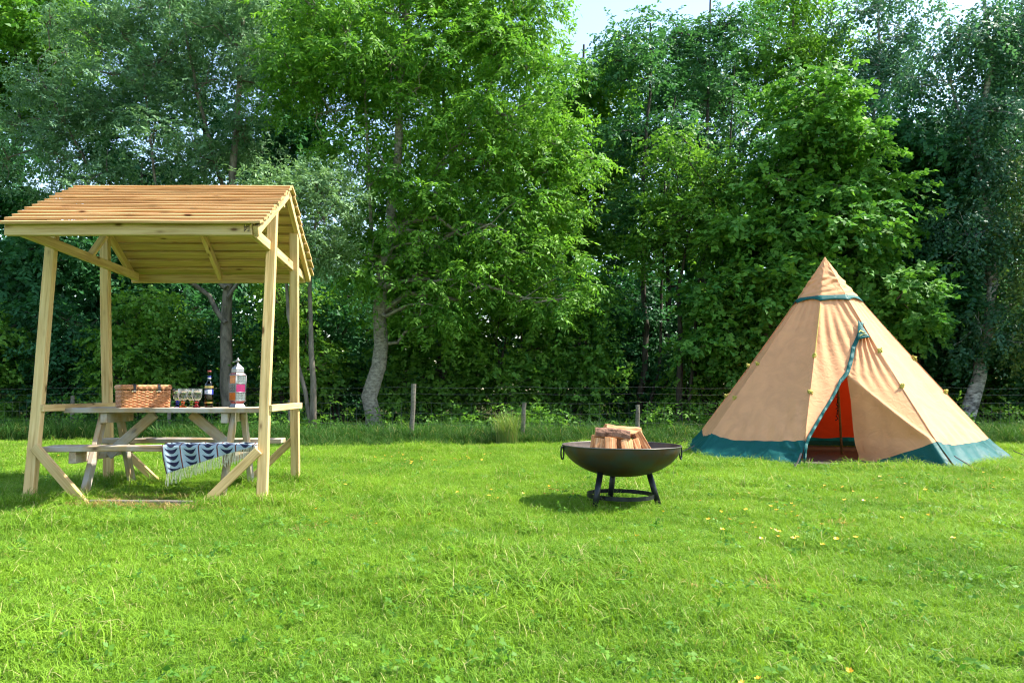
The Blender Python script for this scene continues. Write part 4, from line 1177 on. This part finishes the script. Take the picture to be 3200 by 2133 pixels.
def panel(i, u, v, sag=.035):
    a, b = corner[i], corner[(i + 1) % 8]
    p = apex + (a.lerp(b, u) - apex) * v
    nrm = (b - a).cross(apex - a).normalized()
    s = 4 * u * (1 - u)
    k = max(0, math.sin(math.pi * min(1, max(0, (v - .1) / .95))))
    w = .006 * math.sin(u * 9 * math.pi + i) * max(0, 1 - (v - VT) * 3.5) + .005 * math.sin(u * 14 + i * 2 + v * 3) * k
    w += .010 * math.exp(-((1 - v - .13) / .05) ** 2) * math.sin(u * 40 + i) * min(1, 6 * s)
    for q in (u, 1 - u):                         # tension creases fanning out of each pegged corner
        d = math.hypot(q * .9, (1 - v) * 1.25); a_ = math.atan2((1 - v) * 1.25, q * .9 + 1e-4)
        w += .009 * math.sin(a_ * 13 + i) * math.exp(-((d - .22) / .16) ** 2)
    return shp(p - nrm * (sag * s * k) + nrm * w)
def vs(i, u):                                    # canvas / skirt seam, higher at the corners
    return .897 + .02 * (4 * u * (1 - u)) + .004 * math.sin(u * 8 + i)
def pucker(du, t):
    d = math.hypot(du, (t - .45) * .45); a = math.atan2((t - .45) * .45, du + 1e-5)
    return .022 * math.sin(a * 9) * math.exp(-(d / .22) ** 2) * min(1, d * 12)
def skirt(i, u, t):
    v0 = vs(i, u); v = v0 + (1.0 - v0) * t
    p = panel(i, u, v)
    s = 4 * u * (1 - u)
    out = (p - TENT_C); out.z = 0; out.normalize()
    p = p + out * (.10 * t * t + .03 * t * math.sin(u * 13 + i * 3 + 2 * math.sin(u * 7)) + .014 * t * math.sin(u * 37 + i + t * 5) + (pucker(1 - u, t) if i == 6 else 0))
    p.z = max(p.z, 0) + .012 * (1 - t) - .02 * t + .03 * t * s * max(0, math.sin(u * 7 + i))
    return p
for i in range(7):
    mb = MB(); mb.grid(lambda u, v: panel(i, u, VT - .03 + (vs(i, u) - VT + .03) * v), 40, 44)
    mb.build('canvas_panel', M_['tan'], tent, smooth=True)
    mb = MB(); mb.grid(lambda u, v: skirt(i, u, v), 48, 12)
    mb.build('skirt_panel', M_['teal'], tent, smooth=True)
# seams along the ridges
for i in range(8):
    mb = MB(); mb.tube([shp(apex + (corner[i] - apex) * (VT + (.895 - VT) * t / 12)) + (corner[i] - TENT_C).normalized() * .004 for t in range(13)], .006, 5); mb.build('seam', M_['tan'], tent, smooth=True)

# door facet between corners 7 (233 deg) and 0 (280 deg)
A, B = corner[7], corner[0]
nD = (B - A).cross(apex - A).normalized()
def facet_uv(px, py):
    o, d = Vector((0, 0, CAMZ)), ray(px, py)
    t = (A - o).dot(nD) / d.dot(nD); q = o + d * t
    v = (apex.z - q.z) / apex.z
    h = apex + (q - apex) / v
    u = (h - A).dot(B - A) / (B - A).length_squared
    return u, v
slit_px = [(2697, 1008), (2668, 1085), (2647, 1166), (2626, 1190), (2600, 1242), (2571, 1287), (2547, 1329), (2526, 1366), (2516, 1392), (2509, 1455)]
slit = [facet_uv(*p) for p in slit_px]
def interp(tab, v): return float(np.interp(v, [q[1] for q in tab], [q[0] for q in tab]))
V_VENT, V_OPEN = slit[0][1], slit[2][1]
def us(v): return 1.0 if v <= V_VENT else min(1.0, interp(slit, v))
def facet(u, v): return shp(apex + (A.lerp(B, u) - apex) * v)
def door_left(a, v):
    e = us(v); u = a * e; p = facet(u, v)
    k = math.sin(math.pi * min(1, max(0, (v - .1) / .95)))
    fold = .012 * math.sin((u - v * .55) * 30) * max(0, 1 - abs(v - .42) * 3.2) + .011 * math.sin((u * 1.2 + v * 1.6) * 34) * max(0, (v - .62)) * 2.2 * a
    fold += .008 * math.sin(u * 26) * max(0, 1 - (v - VT) * 4)
    pull = .05 * max(0, v - .75) * a
    return p + nD * (fold + pull - .02 * 4 * a * (1 - a) * k)
def vsl(a): return .895 - .012 * math.cos(a * 6)
mb = MB(); mb.grid(lambda a, t: door_left(a, VT - .03 + (vsl(a) - VT + .03) * t), 56, 70); mb.build('canvas_panel', M_['tan'], tent, smooth=True)
def skirt_left(a, t):
    v = vsl(a) + (1 - vsl(a)) * t; p = door_left(a, v)
    out = nD.copy(); out.z = 0; out.normalize()
    p = p + out * (.08 * t * t + .02 * t * math.sin(a * 14) + .012 * t * math.sin(a * 31 + t * 4) + pucker(a, t)); p.z = max(p.z, 0) - .02 * t + .01 * (1 - t)
    return p
mb = MB(); mb.grid(skirt_left, 40, 14); mb.build('skirt_panel', M_['teal'], tent, smooth=True)
nH = Vector((nD.x, nD.y, 0)).normalized()
def push(v):                                     # loose flap hangs straight down below the zip's open end
    return 0 if v <= V_OPEN else 2.0 * (v - V_OPEN)
def project(p):
    q = p - Vector((0, 0, CAMZ)); c, s = math.cos(PITCH), math.sin(PITCH)
    d = q.y * c + q.z * s
    return CX + FPX * q.x / d, CY - FPX * (q.z * c - q.y * s) / d
rgt = slit[:3]
for px, py in [(2657, 1250), (2666, 1320), (2674, 1384), (2686, 1420)]:
    best = min(((abs(P_[0] - px) + abs(P_[1] - py), u / 80, v) for v in np.linspace(V_OPEN, 1.0, 70) for u in range(81)
                for P_ in [project(facet(u / 80, v) - nH * push(v))]))
    rgt.append((best[1], float(best[2])))
rgt.append((rgt[-1][0], 1.01))
def ur(v): return min(1.0, interp(rgt, v))
def door_right(a, v):
    e = ur(v); u = e + (1 - e) * a; p = facet(u, v)
    q = (1 - a)
    af = .9 * min(1, max(0, (v - V_OPEN) / (.89 - V_OPEN)))          # crease from the zip's end to the front corner
    g_ = (max(0, af - a) / max(af, .06)) ** .85 if af > 0 else 0
    f = .014 * math.sin((a * 2.2 - v * .5) * 14) * max(0, (V_OPEN + .12 - v) / .25) if v < V_OPEN + .12 else 0
    bulge = .03 * math.exp(-((a - af) / .07) ** 2) * max(0, min(1, (v - V_OPEN) * 8))
    w = .014 * math.sin(a * 17 + v * 5) * max(0, v - V_OPEN) * 2 * q
    return p - nH * (push(v) * g_) + nD * (f + bulge + w)
def vsr(a): return .99 - .093 * max(0, (a - .22) / .78) if a > .22 else 1.0
mb = MB(); mb.grid(lambda a, t: door_right(a, V_VENT + (vsr(a) - V_VENT) * t), 48, 60); fl = mb.build('door_flap', M_['tan'], tent, smooth=True)
tag(fl, 'shaded loose door flap falling inwards')
mb = MB()
def fskirt(a, t):
    a2 = .2 + .8 * a; v0 = vsr(a2); p = door_right(a2, v0 + (1.0 - v0) * t)
    out = nD.copy(); out.z = 0; out.normalize()
    p = p + out * (.06 * t * t * a + .012 * math.sin(a * 20) * t); p.z = max(p.z, 0) - .02 * t
    return p
mb.grid(fskirt, 30, 10); mb.build('skirt_panel', M_['teal'], tent, smooth=True)
# teal zip strip with puckered tape
mb = MB(); pts = []
for k in range(90):
    v = V_VENT + (.985 - V_VENT) * k / 89
    pts.append(facet(us(v), v) + nD * (.016 + .05 * max(0, v - .75) + .006 * math.sin(k * 1.1)))
def tape(a, t):
    x = t * 89; i = min(88, int(x)); p = pts[i].lerp(pts[i + 1], x - i)
    d = (pts[min(89, i + 1)] - pts[max(0, i - 1)]).normalized(); s = nD.cross(d)
    w = .05 if t < .45 else .036
    return p + s * (a - .35) * w + nD * (.006 * math.sin(x * 1.15 + a * 2) * (1 if t > .3 else .3))
mb.grid(tape, 3, 178); zp = mb.build('zip_strip', M_['teal'], tent, smooth=True); solidify(zp, .005)
# vent triangle with emblem
t0, t1, t2 = facet(*facet_uv(2688, 1002)), facet(*facet_uv(2681, 1068)), facet(*facet_uv(2724, 1060))
mb = MB(); mb.grid(lambda a, t: t0.lerp(t1.lerp(t2, a), t) + nD * (.02 + .03 * t + .012 * t * math.sin(math.pi * a)), 8, 8); vt = mb.build('vent_hood', M_['teal'], tent, smooth=True); solidify(vt, .006)
mb = MB()
def hood(a, t): return t0.lerp(t1.lerp(t2, a), t) + nD * (.027 + .03 * t + .012 * t * math.sin(math.pi * a))
arc = [hood(.16 + .5 * k / 10, .56 + .24 * abs(k / 10 - .38)) for k in range(11)]
mb.tube(arc, .009, 5, flat=.4)
mb.tube([hood(.2, .84), hood(.5, .8), hood(.86, .84)], .008, 5, flat=.4)
mb.tube([hood(.62, .7), hood(.78, .74)], .009, 5, flat=.4)
mb.build('emblem', simple('emblem_yellow', (.62, .52, .1), .6, bmp=0), vt)
# cap with ruffles and teal band
def cap_r(th):
    return 1.0
def cap(u, t):
    i = u * 8; k = int(i) % 8; f = i - int(i)
    b = corner[k].lerp(corner[(k + 1) % 8], f)
    v = VT * t
    p = apex + (b - apex) * v
    out = (b - TENT_C).normalized()
    amp = .034 * min(1, t * 4)
    w = amp * (.45 * math.sin(t * 38 + 3.5 * math.sin(u * 17) + 2 * math.sin(u * 41)) * (1 - t) * (.6 + .5 * math.sin(u * 23 + t * 9)) + .55 * math.sin(u * 31 + t * 16 + 1.8 * math.sin(t * 21)) * min(1, max(0, (t - .3) * 2.2)) * (1.3 - t))
    w += .012 * math.sin(u * 60 + t * 33) * math.exp(-((t - .62) / .18) ** 2)
    return shp(p + out * (.008 + w + .006 * t))
mb = MB(); mb.grid(cap, 160, 60); mb.build('cap', M_['tan'], tent, smooth=True)
def cband(u, t):
    i = u * 8; k = int(i) % 8; f = i - int(i)
    b = corner[k].lerp(corner[(k + 1) % 8], f)
    p = apex + (b - apex) * (VT - .004 + (.03 - .016 * (4 * f * (1 - f)) * (1 if k != 7 else .4)) * t)
    return shp(p + (b - TENT_C).normalized() * (.017 + .008 * t))
mb = MB(); mb.grid(cband, 96, 3); cb = mb.build('cap_band', M_['teal'], tent, smooth=True); solidify(cb, .004)
# inner tent, pole, groundsheet edge
inner = MB()
def inn(u, t):
    a = R(20 + 150 * u); rr = 1.2 * t; z = 2.35 * (1 - t) + .2 * t
    return TENT_C + Vector((math.cos(a) * rr, math.sin(a) * rr * .55 + .15, z + .012 * math.sin(u * 30)))
inner.grid(inn, 40, 20); inner.build('inner_tent', M_['red'], tent, smooth=True)
mb = MB(); mb.grid(lambda u, t: TENT_C + Vector((math.cos(R(20 + 150 * u)) * 1.22, math.sin(R(20 + 150 * u)) * .55 * 1.22 + .15, .15 - .07 * t)), 30, 3); mb.build('inner_floor_edge', M_['teal'], tent)
mb = MB(); mb.grid(lambda u, t: TENT_C + Vector((1.9 * t * math.cos(2 * math.pi * u), 1.9 * t * math.sin(2 * math.pi * u), .01)), 32, 4); mb.build('groundsheet', simple('groundsheet_brown', (.05, .04, .035), .8), tent)
pb = Vector((TX(2621, 11.1), 11.1, 0))
mb = MB(); mb.tube([pb, Vector((pb.x - .05, pb.y, 2.55))], .016, 8); mb.build('door_pole', M_['pole'], tent, smooth=True)
mb = MB()
for k in range(9):
    z = 1.25 - k * .085; p = at(2606 + (k % 2) * 5 - k, 0, 11.0); mb.tube([(p.x, 11.3, z), (p.x + .02 * (-1) ** k, 11.28, z - .05), (p.x - .012, 11.3, z - .075)], .009, 5)
mb.build('hanging_cord', M_['strap_black'], tent)
# cord bundles
def cordlet(name, c, nrm, s, r):
    mb = MB()
    for k in range(7):
        a = Vector((r.uniform(-1, 1), r.uniform(-.5, .5), r.uniform(-1, 1))) * s * .5
        b = Vector((r.uniform(-1, 1), r.uniform(-.5, .5), r.uniform(-1, 1))) * s * .5
        q = [c + nrm * .025 + a * math.cos(t * math.pi / 4) + b * math.sin(t * math.pi / 4) for t in range(8)]
        mb.tube(q, .006, 5, closed=True)
    return mb.build(name, M_['rope'], tent, smooth=True)
r_ = random.Random(21)
def onpanel(i, u, v):
    a, b = corner[i], corner[(i + 1) % 8]
    return panel(i, u, v), (b - a).cross(apex - a).normalized()
def ridge(i, v): return shp(apex + (corner[i] - apex) * v), ((corner[i] - TENT_C).normalized() + Vector((0, 0, .6))).normalized()
for c, nn in (ridge(7, .52), ridge(7, .69), ridge(0, .50), ridge(0, .665), ridge(1, .53), ridge(1, .69), ridge(6, .55), ridge(6, .72), ridge(5, .55), ridge(5, .71)):
    cordlet('cord_bundle', c - nn * .008, nn, .06, r_)
# guy line lying on the front ridge of the left panel
p0, p1 = ridge(7, .27)[0], ridge(7, .51)[0]
mb = MB(); mb.tube([p0 + nD * .02, p1 + nD * .03], .005, 5); mb.build('guy_cord', M_['rope'], tent)
# peg straps and pegs at the corners
for i in range(8):
    o_ = (corner[i] - TENT_C).normalized()
    a = corner[i] + o_ * .06 + Vector((0, 0, .13)); b = corner[i] + o_ * .40 + Vector((0, 0, .01))
    mb = MB(); mb.tube([a - o_ * .03 + Vector((0, 0, .02)), a, a.lerp(b, .5) + Vector((0, 0, -.012)), b], .011, 5, flat=.5); st = mb.build('peg_strap', M_['strap_black'], tent)
    mb = MB(); mb.tube([b + Vector((0, 0, .04)) + o_ * .02, b + Vector((0, 0, -.1)) - o_ * .03], .006, 6); mb.tube([b + Vector((0, 0, .04)) + o_ * .02, b + Vector((0, 0, .03)) - o_ * .015], .006, 6); mb.build('peg', M_['silver'], st)

# ------------------------------------------------------------------ flowers in the lawn
M_['petal'] = simple('buttercup_petal', (.72, .42, .03), .35, .1, 30, bmp=0)
M_['stalk'] = simple('flower_stalk', (.09, .2, .03), .6, bmp=0)
M_['clover'] = simple('white_petal', (.75, .75, .7), .6, .1, 30, bmp=0)
def flower_mesh(nm, mat, rr, npet, h):
    mb = MB()
    for k in range(npet):
        a = 2 * math.pi * k / npet; d = Vector((math.cos(a), math.sin(a), 0)); s = Vector((-d.y, d.x, 0))
        mb.add([Vector((0, 0, h)), d * rr * .6 + s * rr * .42 + Vector((0, 0, h + rr * .3)), d * rr + Vector((0, 0, h + rr * .55)), d * rr * .6 - s * rr * .42 + Vector((0, 0, h + rr * .3))], [(0, 1, 2, 3)])
    n = len(mb.F)
    mb.tube([Vector((0, 0, -.01)), Vector((.004, 0, h * .6)), Vector((0, 0, h))], .0014, 4)
    me = mesh_from(nm, mb.V, mb.F, [mat, M_['stalk']])
    for p in list(me.polygons)[n:]: p.material_index = 1
    return me
fm = flower_mesh('buttercup', M_['petal'], .017, 5, .075)
r_ = random.Random(77)
known = [(2335, 2098), (2395, 2110), (2660, 2080), (2195, 1565), (2300, 1540), (2245, 1612), (2268, 1615), (2320, 1630), (2355, 1630), (2250, 1645), (2405, 1645), (2430, 1570), (2610, 1520), (2820, 1505), (3165, 1495), (2805, 1620), (1790, 1540), (1700, 1540), (1535, 1525), (955, 1690), (2975, 1670)]
cl = [(1250, 1425, 70, 14, 20), (1450, 1430, 90, 14, 18), (2400, 1590, 330, 70, 22), (2750, 1510, 180, 35, 18), (3080, 1500, 90, 40, 10), (1720, 1530, 110, 25, 10), (300, 1440, 160, 20, 14), (2550, 1650, 250, 30, 10), (1200, 1600, 300, 90, 8)]
pp = known + [(r_.gauss(a, c * .6), r_.gauss(b, d * .6)) for a, b, c, d, k in cl for _ in range(k)]
nfl = 0
for px, py in pp:
    if py < 1402: continue
    d = ray(px, py); t = -(CAMZ - .07) / d.z
    x, y = d.x * t, d.y * t
    if math.hypot(x - TENT_C.x, y - TENT_C.y) < 2.35 or (XL - .1 < x < XR + .1 and 5.9 < y < 8): continue
    o = bpy.data.objects.new('buttercup', fm); COL.objects.link(o)
    o.location = (x, y, float(undul(x, y)) - .0); o.rotation_euler = (r_.uniform(-.4, .15), r_.uniform(-.3, .3), r_.uniform(0, 6)); s = r_.uniform(.65, 1.1) * (.62 if py > 1800 else 1); o.scale = (s, s, r_.uniform(.8, 1.15))
    tag(o, 'small yellow buttercup flower growing in the mown lawn', 'buttercup', 'buttercups in the lawn'); nfl += 1
